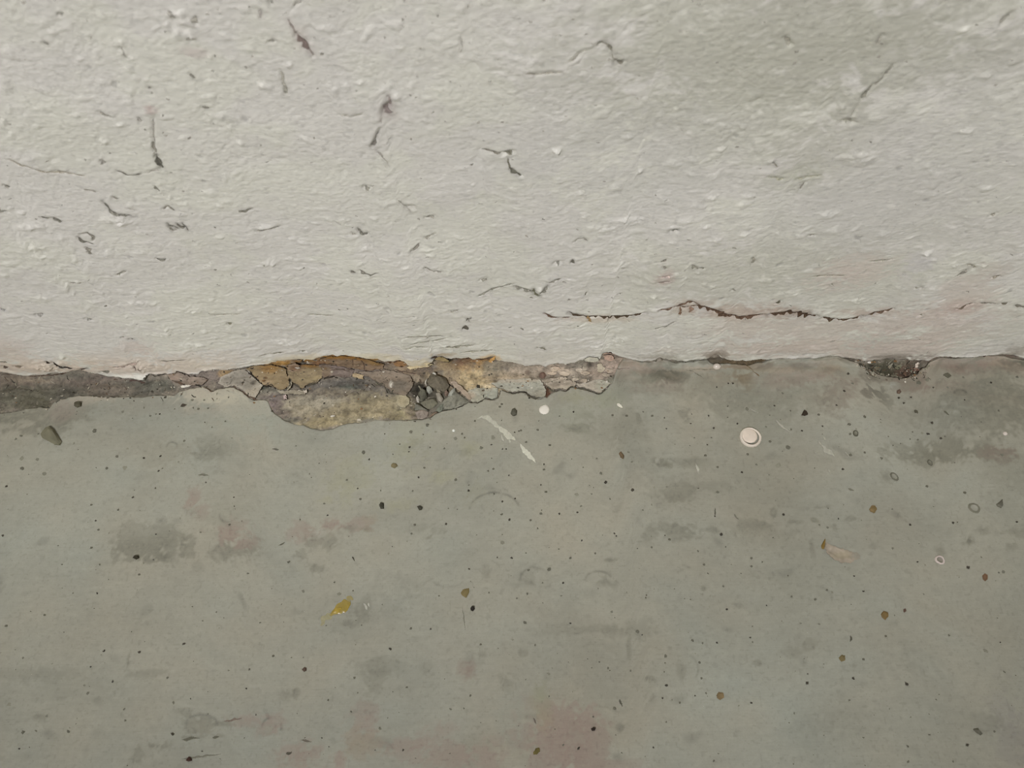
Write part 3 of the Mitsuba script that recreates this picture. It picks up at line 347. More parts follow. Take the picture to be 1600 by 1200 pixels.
# lumps of paint that the photograph shows one by one: (px, py, radius px, height mm, stretch)
for px, py, r, mm, st in [(187, 66, 7, 1.3, 1.4), (193, 82, 5, 1.0, 1.0), (270, 18, 9, 1.5, 1.4), (285, 22, 8, 1.2, 1), (290, 33, 8, 1.5, 1.6), (276, 48, 7, 1.2, 1), (298, 54, 7, 1.4, 1), (262, 38, 6, 1, 1), (163, 222, 6, 1.2, 1), (188, 194, 6, 1.0, 1.4),
                          (203, 109, 6, 1.0, 1.2), (376, 222, 6, 1.1, 1), (353, 58, 6, 0.9, 1), (328, 88, 5, 1.0, 0.6), (180, 343, 14, 1.6, 2.2), (190, 347, 8, 1.3, 2), (40, 355, 9, 1.1, 2.5), (50, 384, 12, 1.2, 3), (70, 400, 10, 0.9, 2), (620, 151, 6, 1.3, 1), (564, 130, 5, 1.2, 1), (410, 133, 7, 1, 1), (419, 137, 6, 1, 1),
                          (452, 100, 5, 0.8, 1), (870, 239, 6, 1.4, 1.2), (1000, 270, 5, 1.2, 1), (982, 216, 7, 1.0, 1), (425, 411, 8, 1.2, 1.6), (665, 390, 6, 0.9, 1.6), (909, 305, 6, 1.2, 1.6), (914, 340, 5, 1.0, 1.8), (985, 347, 12, 1.2, 2.4), (945, 360, 10, 1, 2.2), (1100, 355, 6, 1.2, 1.4), (1162, 366, 6, 1.2, 1.4),
                          (1112, 310, 8, 1.0, 2), (1172, 307, 6, 1, 1.6), (1120, 376, 9, 1.0, 2), (1290, 336, 9, 1.4, 2.6), (1448, 396, 7, 1.2, 2.4), (1380, 367, 7, 1, 2), (1340, 245, 12, 1.2, 2.6), (1315, 170, 7, 0.9, 1), (1260, 170, 7, 0.8, 1.2), (1265, 178, 6, 0.8, 1.2), (1540, 120, 6, 1, 1.6), (1510, 205, 7, 0.9, 2), (838, 516, 8, 1.2, 2),
                          (447, 535, 12, 1.4, 2.2), (70, 574, 16, 2.0, 2.4), (215, 574, 20, 1.2, 3), (1336, 470, 10, 1.4, 2), (1195, 438, 7, 1, 2), (1021, 462, 5, 1.4, 1.2), (843, 451, 6, 1.3, 1.2), (920, 562, 10, 1.2, 2), (300, 540, 10, 1, 3), (250, 524, 9, 0.9, 3), (213, 474, 9, 1, 2.6), (300, 485, 14, 0.9, 3), (68, 466, 8, 0.9, 3),
                          (60, 352, 10, 1, 2.4), (700, 540, 12, 1.0, 3), (680, 546, 10, 1.0, 3), (740, 541, 12, 1.0, 3), (720, 532, 12, 0.9, 3), (945, 540, 18, 1.0, 3), (970, 530, 12, 1.0, 3), (1050, 545, 14, 0.8, 3)]:
    c = at(px, py)
    wx = abs(at(px + r, py)[0] - c[0]) * st ** 0.5
    wu = wx / st ** 0.7
    m = (np.abs(X - c[0]) < 2.5 * wx) & (np.abs(U - c[1]) < 2.5 * wu)
    h[m] += 0.00095 * mm * np.exp(-((X[m] - c[0]) / wx) ** 2 * 1.2 - ((U[m] - c[1]) / wu) ** 2 * 1.2) * (1 + 0.3 * n_f[m])
crack_w = []
for pts, w, rgb, lab in CRACKS:
    wp = ats(pts)
    c = wp.mean(0)
    pm = np.mean(pts, 0)
    if pm[1] < 455:
        rgb = tuple(0.78 * a_ + 0.22 * b_ for a_, b_ in zip(rgb, (186, 182, 172)))
    hw = 0.5 * w * abs(at(pm[0] + 1, pm[1])[0] - at(pm[0], pm[1])[0])     # half width in metres
    crack_w.append((wp, hw, rgb, lab))
    lo, hi = wp.min(0) - 5 * hw - 0.002, wp.max(0) + 5 * hw + 0.002
    m = (X > lo[0]) & (X < hi[0]) & (U > lo[1]) & (U < hi[1])
    d, s = seg_dist(X[m], U[m], wp)
    e = max(hw * 1.1, 0.0007)
    h[m] += np.where(d < 4 * e, -min(1.3 * hw, 0.0013) * np.exp(-(d / e) ** 2) + min(0.12 * hw, 0.00015) * np.exp(-((d - 2.0 * e) / e) ** 2), 0)
base = lin((199, 196, 185)) / KW
col = np.ones(U.shape + (3,)) * base
m1 = gn(U.shape, 30, 18, 21)
hue = sstep(-0.7, 0.9, gn(U.shape, 16, 13, 22) + 0.5 * gn(U.shape, 6, 5, 23))[..., None]
col *= (1 + 0.012 * m1)[..., None]
col = col * ((1 - hue) * np.array([0.992, 0.985, 0.997]) + hue * np.array([1.004, 1.010, 0.985]))
nz = np.clip(0.7 * gn(U.shape, 7, 5, 24) + 0.6 * gn(U.shape, 2, 1.6, 25) + 0.5 * gn(U.shape, 0.9, 0.8, 26), -2.2, 2.2)
col = stain(col, X, U, nz, KW, WALL_PATCHES)
pit = np.clip(-n_l1 - 2.1, 0, 1) * sstep(0.2, 1.2, n_big + 0.7 * n_mid + 0.4)
col *= (1 - 0.28 * pit)[..., None]
col *= (1 + 0.016 * n_f - 0.02 * np.clip(-n_st - 1.3, 0, 2) * low)[..., None]
for wp, hw, rgb, lab in crack_w:
    lo, hi = wp.min(0) - 6 * hw - 0.002, wp.max(0) + 6 * hw + 0.002
    m = (X > lo[0]) & (X < hi[0]) & (U > lo[1]) & (U < hi[1])
    d, s = seg_dist(X[m], U[m], wp)
    a = (0.30 * np.exp(-(d / (1.8 * hw + 0.0005)) ** 2) * np.clip(1 + 0.5 * nz[m], 0, 2))[:, None]
    col[m] = col[m] * (1 - a) + lin(rgb) / KW * a
h += np.exp(-tw / 0.007)[:, None] * thin * (0.0005 * gn(U.shape, 16, 3, 18) + 0.00030 * gn(U.shape, 5, 1.6, 19))
h[0] -= 0.0007
h[1] -= 0.0002
H_wall = h
edge_p = surf(XS, ub + 0.0009, -0.0065)
V = np.vstack([edge_p, surf(X, U, h).reshape(-1, 3)])
C = np.vstack([col[0] * 0.9, col.reshape(-1, 3)])
UV = np.vstack([np.stack([XS, ub - 0.004], 1), np.stack([X.ravel(), U.ravel()], 1)])
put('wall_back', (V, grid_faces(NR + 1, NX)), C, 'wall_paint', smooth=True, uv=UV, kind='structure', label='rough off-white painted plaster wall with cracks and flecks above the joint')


def wall_h(x, u):
    b = np.interp(x, XS, ub)
    t = np.clip((u - b) / np.maximum(1 - b / 0.6, 0.2), 0, 0.35)
    return map_coordinates(H_wall, [np.interp(t, tw, np.arange(NR)), np.interp(x, XS, np.arange(NX))], order=1, mode='nearest')


# ------------------------------------------------------------------ the floor: a skin of grey-green paint over the concrete, broken off along the wall
uf = profile(EDGE, XS, 0.0004, 2)
tf = np.concatenate([np.arange(0, 0.34, 0.0009), np.arange(0.34, 0.75, 0.005), [0.9, 1.2, 1.7, 2.4]])
NF = len(tf)
UFl = uf[None, :] * np.clip(1 - tf / 0.6, 0, 1)[:, None] - tf[:, None]
XF = np.broadcast_to(XS, UFl.shape)
f_big, f_mid, f_s = gn(UFl.shape, 70, 60, 31), gn(UFl.shape, 10, 7, 32), gn(UFl.shape, 9, 1.8, 33)
f_f = gn(UFl.shape, 1.2, 1.0, 34)
hf = 0.00025 * f_big + 0.00007 * f_mid + 0.000035 * f_s + 0.000012 * f_f - 0.00012 * np.clip(-gn(UFl.shape, 2.0, 2.0, 35) - 2.2, 0, 2)
hf *= thin
near = np.exp(-tf / 0.02)[:, None]
hf += near * 0.00018 * gn(UFl.shape, 5, 4, 36)
base = lin((146, 144, 129)) / KF
col = np.ones(UFl.shape + (3,)) * base
mot = gn(UFl.shape, 45, 35, 41)
col *= (1 + 0.035 * mot + 0.022 * gn(UFl.shape, 14, 10, 42) + 0.016 * f_s * 0.6 + 0.018 * f_f)[..., None]
hue = (0.5 * gn(UFl.shape, 40, 30, 43) + 0.5 * gn(UFl.shape, 12, 9, 44))[..., None]
col = col * (1 + 0.018 * hue * np.array([1.0, -0.1, -0.9]))
nzf = np.clip(0.7 * gn(UFl.shape, 7, 6, 45) + 0.7 * gn(UFl.shape, 2.4, 1.8, 46) + 0.6 * gn(UFl.shape, 0.9, 0.8, 50), -2.2, 2.2)
blot = np.clip(gn(UFl.shape, 4, 3, 47) - 1.5, 0, 1.2) * np.clip(gn(UFl.shape, 40, 40, 48) + 0.6, 0, 1.5)
col *= (1 - 0.10 * blot)[..., None]
rub = np.clip(gn(UFl.shape, 22, 12, 49) - 0.9, 0, 1) * np.clip(0.5 + 0.5 * nzf, 0, 1.3)
col *= (1 - 0.08 * rub)[..., None]
col = stain(col, XF, UFl, nzf, KF, FLOOR_STAINS)
nb_ = np.exp(-np.maximum(-UFl, 0) / 0.016) * sstep(0.05, 0.12, XF + 0.0 * UFl)
for sd_, sx_, su_, rgb_, k_ in [(61, 14, 2.5, (156, 146, 128), 0.6), (62, 10, 3, (136, 120, 106), 0.55), (63, 4, 2.5, (98, 94, 80), 0.5), (64, 8, 2, (128, 128, 112), 0.4)]:
    a_ = (k_ * nb_ * sstep(0.3, 1.3, gn(UFl.shape, sx_, su_, sd_) + 0.3 * nzf))[..., None]
    col = col * (1 - a_) + lin(rgb_) / KF * a_
# faint rings left by drips
for px, py, rx, ry, w, k, a0, a1 in [(773, 800, 40, 30, 2.6, 0.28, -170, -20), (356, 806, 13, 10, 2.4, 0.18, 20, 200), (269, 697, 8, 6, 2.5, 0.25, -180, 20), (1041, 725, 13, 9, 2.4, 0.3, 150, 330), (315, 1130, 24, 13, 3, 0.22, 160, 370), (425, 1135, 15, 14, 3, 0.22, 180, 380), (1500, 614, 9, 5, 3, 0.4, 180, 360), (1480, 652, 30, 18, 2.5, 0.12, 180, 300),
                                   (835, 905, 22, 18, 3, 0.15, 180, 330), (1065, 1045, 26, 24, 2.5, 0.2, -60, 30), (1270, 935, 30, 20, 2.5, 0.15, -80, 10), (700, 905, 24, 12, 2.4, 0.14, 20, 160), (935, 905, 20, 12, 3, 0.2, 180, 340)]:
    aa = np.radians(np.linspace(a0, a1, 24))
    wp = ats([(px + rx * math.cos(a), py + ry * math.sin(a)) for a in aa])
    hw = w * 0.5 * abs(at(px + 1, py)[0] - at(px, py)[0])
    lo, hi = wp.min(0) - 4 * hw, wp.max(0) + 4 * hw
    m = (XF > lo[0]) & (XF < hi[0]) & (UFl > lo[1]) & (UFl < hi[1])
    d, s = seg_dist(XF[m], UFl[m], wp)
    col[m] *= (1 - k * np.exp(-(d / (hw * 1.2)) ** 2) * np.clip(1 + 0.4 * nzf[m], 0.2, 1.6))[:, None]
hf[0] -= 0.0005
H_floor = hf
edge_p = surf(XS, uf - 0.0006, -0.0045)
V = np.vstack([edge_p, surf(XF, UFl, hf).reshape(-1, 3)])
C = np.vstack([col[0] * 0.85, col.reshape(-1, 3)])
UV = np.vstack([np.stack([XS, uf + 0.003], 1), np.stack([XF.ravel(), UFl.ravel()], 1)])
put('floor', (V, grid_faces(NF + 1, NX, flip=True)), C, 'floor_paint', smooth=True, uv=UV, kind='structure', label='stained grey-green painted concrete floor below the wall')


def floor_h(x, u):
    b = np.interp(x, XS, uf)
    t = np.clip((b - u) / np.maximum(1 + b / 0.6, 0.2), 0, 0.33)
    return map_coordinates(H_floor, [np.interp(t, tf, np.arange(NF)), np.interp(x, XS, np.arange(NX))], order=1, mode='nearest')


# ------------------------------------------------------------------ the bared mortar in the joint between wall plaster and floor paint
XJ = spread(-0.44, 0.44, 0.00065, (-0.86, 0.86), 0.004, ([-1.6, -1.2, -0.9], [0.9, 1.2, 1.6]))
TJ = np.concatenate([np.arange(0.052, 0.036, -0.002), np.arange(0.036, -0.086, -0.00065), np.arange(-0.088, -0.1, -0.003)])
XJg, UJ = np.meshgrid(XJ, TJ)
j_big, j_mid, j_s, j_f = gn(UJ.shape, 26, 18, 51), gn(UJ.shape, 8, 5, 52), gn(UJ.shape, 3, 2.2, 53), gn(UJ.shape, 1.1, 1.0, 54)
hj = np.interp(UJ, [-0.09, -0.02, 0.0, 0.01, 0.05], [-0.0013, -0.0014, -0.0018, -0.0026, -0.0028]) + 0.0004 * j_big + 0.00035 * j_mid + 0.00028 * j_s + 0.00010 * j_f
hj += 0.0004 * np.clip(gn(UJ.shape, 14, 2.5, 55), -1, 2) * sstep(-0.03, 0.0, UJ)
hj = np.minimum(hj, -0.0005)
lumpy = np.zeros(UJ.shape)
for px, py, rx, ry, mm in [(690, 615, 48, 34, -3.2), (655, 610, 16, 22, -2.5), (848, 584, 7, 7, -2.5), (1395, 577, 50, 16, -2.5), (923, 569, 5, 4, -2), (870, 580, 25, 10, 0.7), (880, 596, 25, 8, 0.7), (930, 582, 25, 10, 0.6), (800, 590, 50, 10, 0.5), (630, 626, 12, 11, 0.9), (560, 632, 90, 26, -0.1)]:
    c = at(px, py)
    wx, wu = abs(at(px + rx, py)[0] - c[0]), 0.5 * abs(at(px, py - ry)[1] - at(px, py + ry)[1])
    hj += 0.001 * mm * np.exp(-(((XJg - c[0]) / wx) ** 2 + ((UJ - c[1]) / wu) ** 2) * 1.3)
base = lin((124, 116, 103)) / KS
col = np.ones(UJ.shape + (3,)) * base
nzj = np.clip(0.7 * gn(UJ.shape, 6, 4, 56) + 0.7 * gn(UJ.shape, 2, 1.6, 57) + 0.6 * gn(UJ.shape, 0.9, 0.8, 60), -2.2, 2.2)
col = stain(col, XJg, UJ, 0.62 * nzj, KS, JOINT_STAIN_SHADE)
col *= np.clip(1 + 0.06 * j_mid + 0.09 * j_s + 0.10 * j_f, 0.3, 1.8)[..., None] * 1.14
spk = np.clip(gn(UJ.shape, 0.9, 0.9, 58) - 2.3, 0, 1) * sstep(0.0, 1.0, j_big + 0.4)
col += (0.8 * np.minimum(spk, 0.6))[..., None] * lin((190, 185, 170))
col *= (1 - 0.5 * np.clip(gn(UJ.shape, 1.4, 1.0, 59) - 1.9, 0, 1))[..., None]
H_joint = hj
put('trim_1', (surf(XJg, UJ, hj).reshape(-1, 3), grid_faces(len(TJ), len(XJ), flip=True)), col.reshape(-1, 3), 'mortar', smooth=True, uv=np.stack([XJg.ravel(), UJ.ravel()], 1), kind='structure',
    label='bared brown and ochre mortar joint between wall and floor where paint has peeled')


def joint_h(x, u):
    return map_coordinates(H_joint, [np.interp(-u, -TJ, np.arange(len(TJ))), np.interp(x, XJ, np.arange(len(XJ)))], order=1, mode='nearest')


# ------------------------------------------------------------------ the rest of the room, behind the photographer
def slab(key, lo, hi, label):
    lo, hi = np.array(lo), np.array(hi)
    b = trimesh.creation.box(extents=hi - lo)
    b.apply_translation((lo + hi) / 2)
    scene[key] = mikit.ply(b, 'plain_wall')
    tag(key, label, kind='structure')


slab('ceiling', (-1.65, -2.5, 2.4), (1.65, 0.05, 2.45), 'plain pale ceiling of the room')
slab('wall_left', (-1.65, -2.5, 0), (-1.6, 0.0, 2.4), 'plain pale wall on the left of the room')
slab('wall_right', (1.6, -2.5, 0), (1.65, 0.0, 2.4), 'plain pale wall on the right of the room')
slab('wall_front', (-1.65, -2.5, 0), (1.65, -2.45, 2.4), 'plain pale wall behind the photographer')

# an unseen pendant lamp: cord, housing and a glowing diffuser, with added spots
lx, ly, lz = LAMP_POS
hs = trimesh.creation.box(extents=(LAMP_W + 0.03, LAMP_D + 0.03, 0.04))
hs.apply_translation((lx, ly, lz + 0.03))
put('pendant_lamp__housing', hs, lin((210, 208, 200)), 'dull')
cd = trimesh.creation.cylinder(radius=0.004, segment=[(lx, ly, lz + 0.05), (lx, ly, 2.4)], sections=10)
put('pendant_lamp__cord', cd, lin((60, 60, 60)), 'dull')
scene['pendant_lamp__diffuser'] = {'type': 'rectangle', 'to_world': T().translate([lx, ly, lz]).rotate([0, 1, 0], 180).scale([LAMP_W / 2, LAMP_D / 2, 1]),
                                   'bsdf': {'type': 'ref', 'id': 'plain_wall'},
                                   'emitter': {'type': 'area', 'radiance': {'type': 'rgb', 'value': [LAMP_POWER * c_ for c_ in LAMP_TINT]}}}
for i_ in range(7):  # unseen spots added to make the floor darken away from the wall
    ax, k_ = -0.60 + 0.2 * i_, SPOT_POWER * (0.90 + 0.034 * i_)
    scene[f'added_spot_{i_ + 1:03d}'] = {'type': 'spot', 'to_world': T().look_at(origin=[lx + 0.05 * (i_ - 3), ly + 0.03 * (i_ % 3 - 1), lz - 0.01], target=[ax, 0, SPOT_Z], up=[0, 0, 1]),
                                                'intensity': {'type': 'rgb', 'value': [k_ * c_ for c_ in LAMP_TINT]}, 'cutoff_angle': SPOT_CUT, 'beam_width': SPOT_BEAM}
tag('pendant_lamp', 'unseen flat white pendant lamp hanging from the ceiling above the left of the wall', 'lamp')


# ------------------------------------------------------------------ builders for thin marks, flakes, chips and grains
def ribbon(wp, hw, hfun, seed, lift=0.00012, step=0.0009, jag=0.35, taper=(0.15, 0.15), bulge=0.0):
    """A thin ragged strip lying on the surface along a line; returns vertices and faces."""
    r = np.random.default_rng(seed)
    L = np.concatenate([[0], np.cumsum(np.hypot(*np.diff(wp, axis=0).T))])
    n = max(5, int(L[-1] / step) + 2)
    s = np.linspace(0, L[-1], n)
    p = np.stack([np.interp(s, L, wp[:, 0]), np.interp(s, L, wp[:, 1])], 1)
    t = np.gradient(p, axis=0)
    t /= np.linalg.norm(t, axis=1, keepdims=True) + 1e-12
    nrm = np.stack([-t[:, 1], t[:, 0]], 1)
    f = np.linspace(0, 1, n)
    w = hw * np.clip(np.minimum(f / max(taper[0], 1e-3), (1 - f) / max(taper[1], 1e-3)) * 0.9 + 0.12, 0, 1)
    w = w * np.clip(1 + 1.1 * jag * 2.2 * gaussian_filter(r.standard_normal(n), 2.0), 0.2, 1.6)
    p = p + nrm * (hw * 1.5 * jag * 2.0 * gaussian_filter(r.standard_normal(n), 1.5) * np.clip(np.minimum(f, 1 - f) * 6, 0.3, 1))[:, None]
    ra, rb = (1 + jag * gaussian_filter(r.standard_normal((2, n)), (0, 1.1)) * 2.2)
    rows = []
    for k, c in enumerate((1.0, 0.45, -0.45, -1.0)):
        q = p + nrm * (w * c * np.clip(ra if c > 0 else rb, 0.15, 2))[:, None]
        hh = hfun(q[:, 0], q[:, 1]) + lift + (bulge if k in (1, 2) else 0.0)
        rows.append(surf(q[:, 0], q[:, 1], hh))
    return np.vstack(rows), grid_faces(4, n)


k = 0
for i, (wp, hw, rgb, lab) in enumerate(crack_w):
    v, f = ribbon(wp, hw, wall_h, 100 + i, lift=0.0003, step=0.0007, jag=0.38)
    c = lin(rgb) / KW * np.clip(1.08 + 0.3 * np.random.default_rng(i).standard_normal(len(v)), 0.5, 2)[:, None]
    put('wall_back__crack', (v, f), c, 'dull', smooth=True, label=lab)

# countless tiny dark flecks in the wall paint
vs, fs, cs, nv = [], [], [], 0
r = np.random.default_rng(77)
while len(vs) < 420:
    px, py = r.uniform(-120, 1720), r.uniform(-60, 560)
    if r.random() < 0.45 * (px > 1100):
        continue
    p0 = at(px, py)
    if p0[1] < np.interp(p0[0], XS, ub) + 0.004:
        continue
    a, ln = r.normal(0.15, 0.5), r.uniform(2, 7)
    p1 = at(px + ln * math.cos(a), py + 0.8 * ln * math.sin(a))
    wp = np.array([p0, (p0 + p1) / 2 + r.normal(0, 0.0003, 2), p1])
    v, f = ribbon(wp, r.uniform(0.00012, 0.00042), wall_h, int(r.integers(1e6)), lift=0.0001, step=0.0006)
    g = r.uniform(0.25, 1.0)
    cs.append(np.tile(lin((84, 80, 70)) / KW * (1 - g) + lin((165, 160, 148)) / KW * g, (len(v), 1)))
    vs.append(v); fs.append(f + nv); nv += len(v)
put('wall_back__fleck', (np.vstack(vs), np.vstack(fs)), np.vstack(cs), 'dull', smooth=True, kind='stuff', label='tiny dark flecks sprinkled in the wall paint')


def under(x, u):
    """Height of whatever lies uppermost at the joint: mortar, wall skin or floor skin."""
    x, u = np.asarray(x, float), np.asarray(u, float)
    o = joint_h(x, u)
    o = np.where(u > np.interp(x, XS, ub), wall_h(x, u), o)
    return np.where(u < np.interp(x, XS, uf), floor_h(x, u), o)


TOPS = []


def flake(poly, rgb, thick=0.9, lift=0.5, curl=1.0, seed=0, tilt=(0, -1), edge_rgb=None, spots=(), hfun=None, res=0.0010, K=None, flat=0.35):
    """A chip of paint: traced outline, real thickness, one side curling up. tilt = direction (x, u) in which it lifts."""
    K = K or KS
    r = np.random.default_rng(seed)
    w = ats(poly)
    pts = []
    for a, b in zip(w, np.roll(w, -1, 0)):
        n = max(1, int(np.hypot(*(b - a)) / res))
        for q in range(n):
            pts.append(a + (b - a) * q / n + (r.normal(0, 0.00034, 2) if q else 0))
    B = np.array(pts)
    lo, hi = B.min(0), B.max(0)
    gx, gu = np.meshgrid(np.arange(lo[0], hi[0], res), np.arange(lo[1], hi[1], res))
    g = np.stack([gx.ravel(), gu.ravel()], 1) + r.normal(0, res * 0.15, (gx.size, 2))
    g = g[inside(g[:, 0], g[:, 1], B)]
    if len(g):
        d, _ = seg_dist(g[:, 0], g[:, 1], np.vstack([B, B[:1]]))
        g = g[d > res * 0.45]
    A = np.vstack([B, g])
    tri = Delaunay(A).simplices
    cen = A[tri].mean(1)
    tri = tri[inside(cen[:, 0], cen[:, 1], B)]
    ar = np.cross(A[tri[:, 1]] - A[tri[:, 0]], A[tri[:, 2]] - A[tri[:, 0]])
    tri = np.where((ar < 0)[:, None], tri[:, ::-1], tri)
    c = (lo + hi) / 2
    tl = np.array(tilt, float); tl /= np.linalg.norm(tl)
    ext = (hi - lo) / 2
    s = ((A - c) / ext) @ tl
    hs = (hfun or under)(A[:, 0], A[:, 1])
    hs = flat * np.median(hs) + (1 - flat) * hs
    nzz = meshkit.fbm(np.stack([A[:, 0] * 260, A[:, 1] * 260, np.full(len(A), seed * 3.7)], 1), 3) - 0.5
    top = hs + 0.001 * (lift + thick + curl * np.clip(0.5 + 0.5 * s, 0, 1.3) ** 2 + 1.3 * nzz + 0.35 * (meshkit.fbm(np.stack([A[:, 0] * 420, A[:, 1] * 900, np.full(len(A), seed * 2.1)], 1), 3) - 0.5))
    bot = top - 0.001 * thick
    nb, na = len(B), len(A)
    V = np.vstack([surf(A[:, 0], A[:, 1], top), surf(A[:, 0], A[:, 1], bot)])
    j = np.arange(nb)
    # orientation of the outline
    area = 0.5 * np.sum(B[:, 0] * np.roll(B[:, 1], -1) - np.roll(B[:, 0], -1) * B[:, 1])
    s1 = np.stack([j, j + na, (j + 1) % nb + na], 1)
    s2 = np.stack([j, (j + 1) % nb + na, (j + 1) % nb], 1)
    side = np.vstack([s1, s2])
    if area < 0:
        side = side[:, ::-1]
    fine = meshkit.fbm(np.stack([A[:, 0] * 500, A[:, 1] * 700, np.full(len(A), seed * 1.3)], 1), 3) - 0.5
    col = np.tile(lin(rgb) / K, (na, 1)) * (1.12 + 0.75 * fine + 0.6 * nzz)[:, None]
    if edge_rgb is not None:
        d, _ = seg_dist(A[:, 0], A[:, 1], np.vstack([B, B[:1]]))
        a = (0.7 * np.exp(-(d / 0.0016) ** 2))[:, None]
        col = col * (1 - a) + lin(edge_rgb) / K * a
    if spots:
        col = stain(col, A[:, 0], A[:, 1], fine * 2.5, K, spots)
    Cc = np.vstack([col, np.tile(lin((66, 58, 48)) / K, (na, 1))])  # dark underside colour paints the shade below the lifted edge
    TOPS.append((B.min(0), B.max(0), B, LinearNDInterpolator(A, top)))
    return (V, np.vstack([tri, tri[:, ::-1] + na, side])), Cc


def add_flake(poly, rgb, parent='trim_1', name='paint_flake', label=None, bsdf='chalky', **kw):
    kw.setdefault('lift', 0.4)
    kw['lift'] += 0.35
    m, c = flake(poly, rgb, **kw)
    return put(f'{parent}__{name}', m, c, bsdf, smooth=False, label=label)


OR = [(525, 559, 30, 5, (146, 106, 50), 0.9, 0.6), (560, 561, 30, 4, (136, 99, 48), 0.9, 0.6), (590, 567, 18, 5, (140, 110, 62), 0.8, 0.6), (440, 570, 24, 5, (144, 112, 64), 0.8, 0.6), (420, 576, 14, 6, (150, 112, 58), 0.6, 0.6), (483, 570, 26, 5, (140, 100, 46), 0.8, 0.6)]
add_flake([(340, 598), (346, 588), (358, 583), (372, 579), (386, 577), (392, 584), (398, 588), (402, 595), (411, 602), (407, 610), (403, 617), (398, 622), (391, 620), (384, 614), (379, 609), (366, 602), (352, 604)], (132, 126, 113), thick=0.7, lift=0.3, curl=0.8, seed=1, tilt=(1, -1),
          edge_rgb=(172, 164, 148), spots=[(398, 599, 6, 4, (84, 78, 68), 0.9, 0.5), (404, 606, 8, 10, (178, 170, 152), 0.7, 0.6), (394, 614, 12, 6, (170, 160, 140), 0.7, 0.6)], label='curled grey flake with a pale edge left of the ochre hollow')
add_flake([(384, 577), (400, 573), (425, 572), (445, 576), (449, 582), (452, 591), (452, 603), (446, 609), (436, 610), (431, 606), (422, 603), (412, 602), (406, 597), (403, 591), (397, 585)], (132, 116, 88), thick=0.9, lift=0.6, curl=1.4, seed=2, tilt=(0.2, -1), spots=OR + [(413, 598, 14, 5, (172, 152, 122), 0.8, 0.6), (436, 600, 12, 7, (150, 134, 104), 0.7, 0.6), (415, 590, 3, 2, (92, 66, 42), 0.9, 0.5)], label='brown flake with an orange upper edge')
add_flake([(447, 574), (475, 572), (500, 574), (505, 583), (504, 590), (497, 597), (485, 600), (478, 602), (472, 608), (465, 601), (456, 597), (451, 586)], (128, 114, 88), thick=0.9, lift=0.5, curl=1.2, seed=3, tilt=(0, -1), spots=OR + [(480, 593, 18, 5, (156, 142, 110), 0.6, 0.6), (497, 590, 8, 4, (176, 160, 122), 0.6, 0.6), (463, 574, 10, 6, (110, 86, 66), 0.7, 0.6)], label='tan flake above the left of the ochre hollow')
add_flake([(452, 568), (462, 567), (469, 571), (467, 577), (458, 580), (449, 577)], (122, 98, 76), thick=0.8, lift=1.6, curl=0.8, seed=4, tilt=(0, 1), edge_rgb=(160, 140, 118))
add_flake([(498, 572), (520, 573), (545, 575), (553, 578), (549, 588), (538, 590), (530, 588), (522, 586), (512, 589), (506, 591), (501, 583)], (112, 100, 90), thick=0.8, lift=0.4, curl=0.9, seed=5, tilt=(0, -1), spots=[(535, 573, 20, 3, (136, 120, 114), 0.6, 0.6), (510, 580, 8, 8, (132, 112, 80), 0.5, 0.6)], label='purplish brown flake under the orange edge')
add_flake([(499, 566), (512, 561), (530, 561), (550, 561), (566, 563), (584, 568), (600, 572), (598, 576), (580, 577.5), (566, 577), (550, 575), (530, 573), (512, 572)], (116, 98, 78), thick=0.9, lift=0.2, curl=0.9, seed=6, tilt=(0, -1), spots=OR, label='long rust-orange flake along the wall foot')
add_flake([(548, 582), (558, 582), (569, 586), (568, 593), (560, 591), (553, 589)], (164, 146, 114), thick=0.8, lift=0.6, curl=0.8, seed=7)
add_flake([(560, 579), (582, 580), (605, 577), (625, 581), (640, 586), (645, 598), (640, 610), (634, 618), (624, 617), (612, 612), (600, 603), (588, 595), (574, 588), (566, 585)], (122, 110, 95), thick=0.9, lift=0.4, curl=0.7, seed=8, tilt=(-0.3, -1), spots=[(610, 588, 26, 6, (140, 126, 108), 0.7, 0.6), (625, 603, 14, 8, (112, 106, 94), 0.7, 0.6), (611, 600, 3, 5, (190, 184, 168), 0.9, 0.4)], label='broad grey-brown flake with a straight lower edge')
add_flake([(622, 618), (632, 616), (639, 622), (640, 631), (634, 637), (625, 636), (619, 629)], (152, 142, 115), thick=1.0, lift=0.3, curl=0.3, seed=9, edge_rgb=(162, 154, 128))
add_flake([(262, 584), (278, 582), (296, 587), (316, 588), (326, 592), (318, 600), (302, 602), (291, 602), (284, 598), (275, 595), (267, 593)], (126, 114, 101), thick=0.8, lift=0.3, curl=0.8, seed=10, tilt=(0, -1), spots=[(272, 588, 10, 5, (150, 132, 116), 0.7, 0.6)])
add_flake([(283, 604), (294, 601), (303, 598), (304, 600), (296, 604), (286, 607)], (196, 192, 178), thick=0.7, lift=0.8, curl=0.3, seed=11, label='thin white sliver on the dark joint')
add_flake([(431, 609), (445, 611), (458, 608), (470, 610), (478, 609), (477, 616), (462, 616), (448, 616), (436, 614)], (148, 140, 122), thick=0.7, lift=0.4, curl=0.5, seed=12)
add_flake([(452, 598), (456, 597), (455, 605), (451, 611), (449, 609)], (160, 152, 132), thick=1.4, lift=1.2, curl=0.6, seed=13)
add_flake([(473, 610), (479, 608), (480, 613), (475, 615)], (188, 178, 162), thick=1.2, lift=0.6, curl=0, seed=14)
add_flake([(442, 618), (447, 617), (449, 624), (444, 625)], (176, 158, 150), thick=1.2, lift=0.5, curl=0, seed=15)
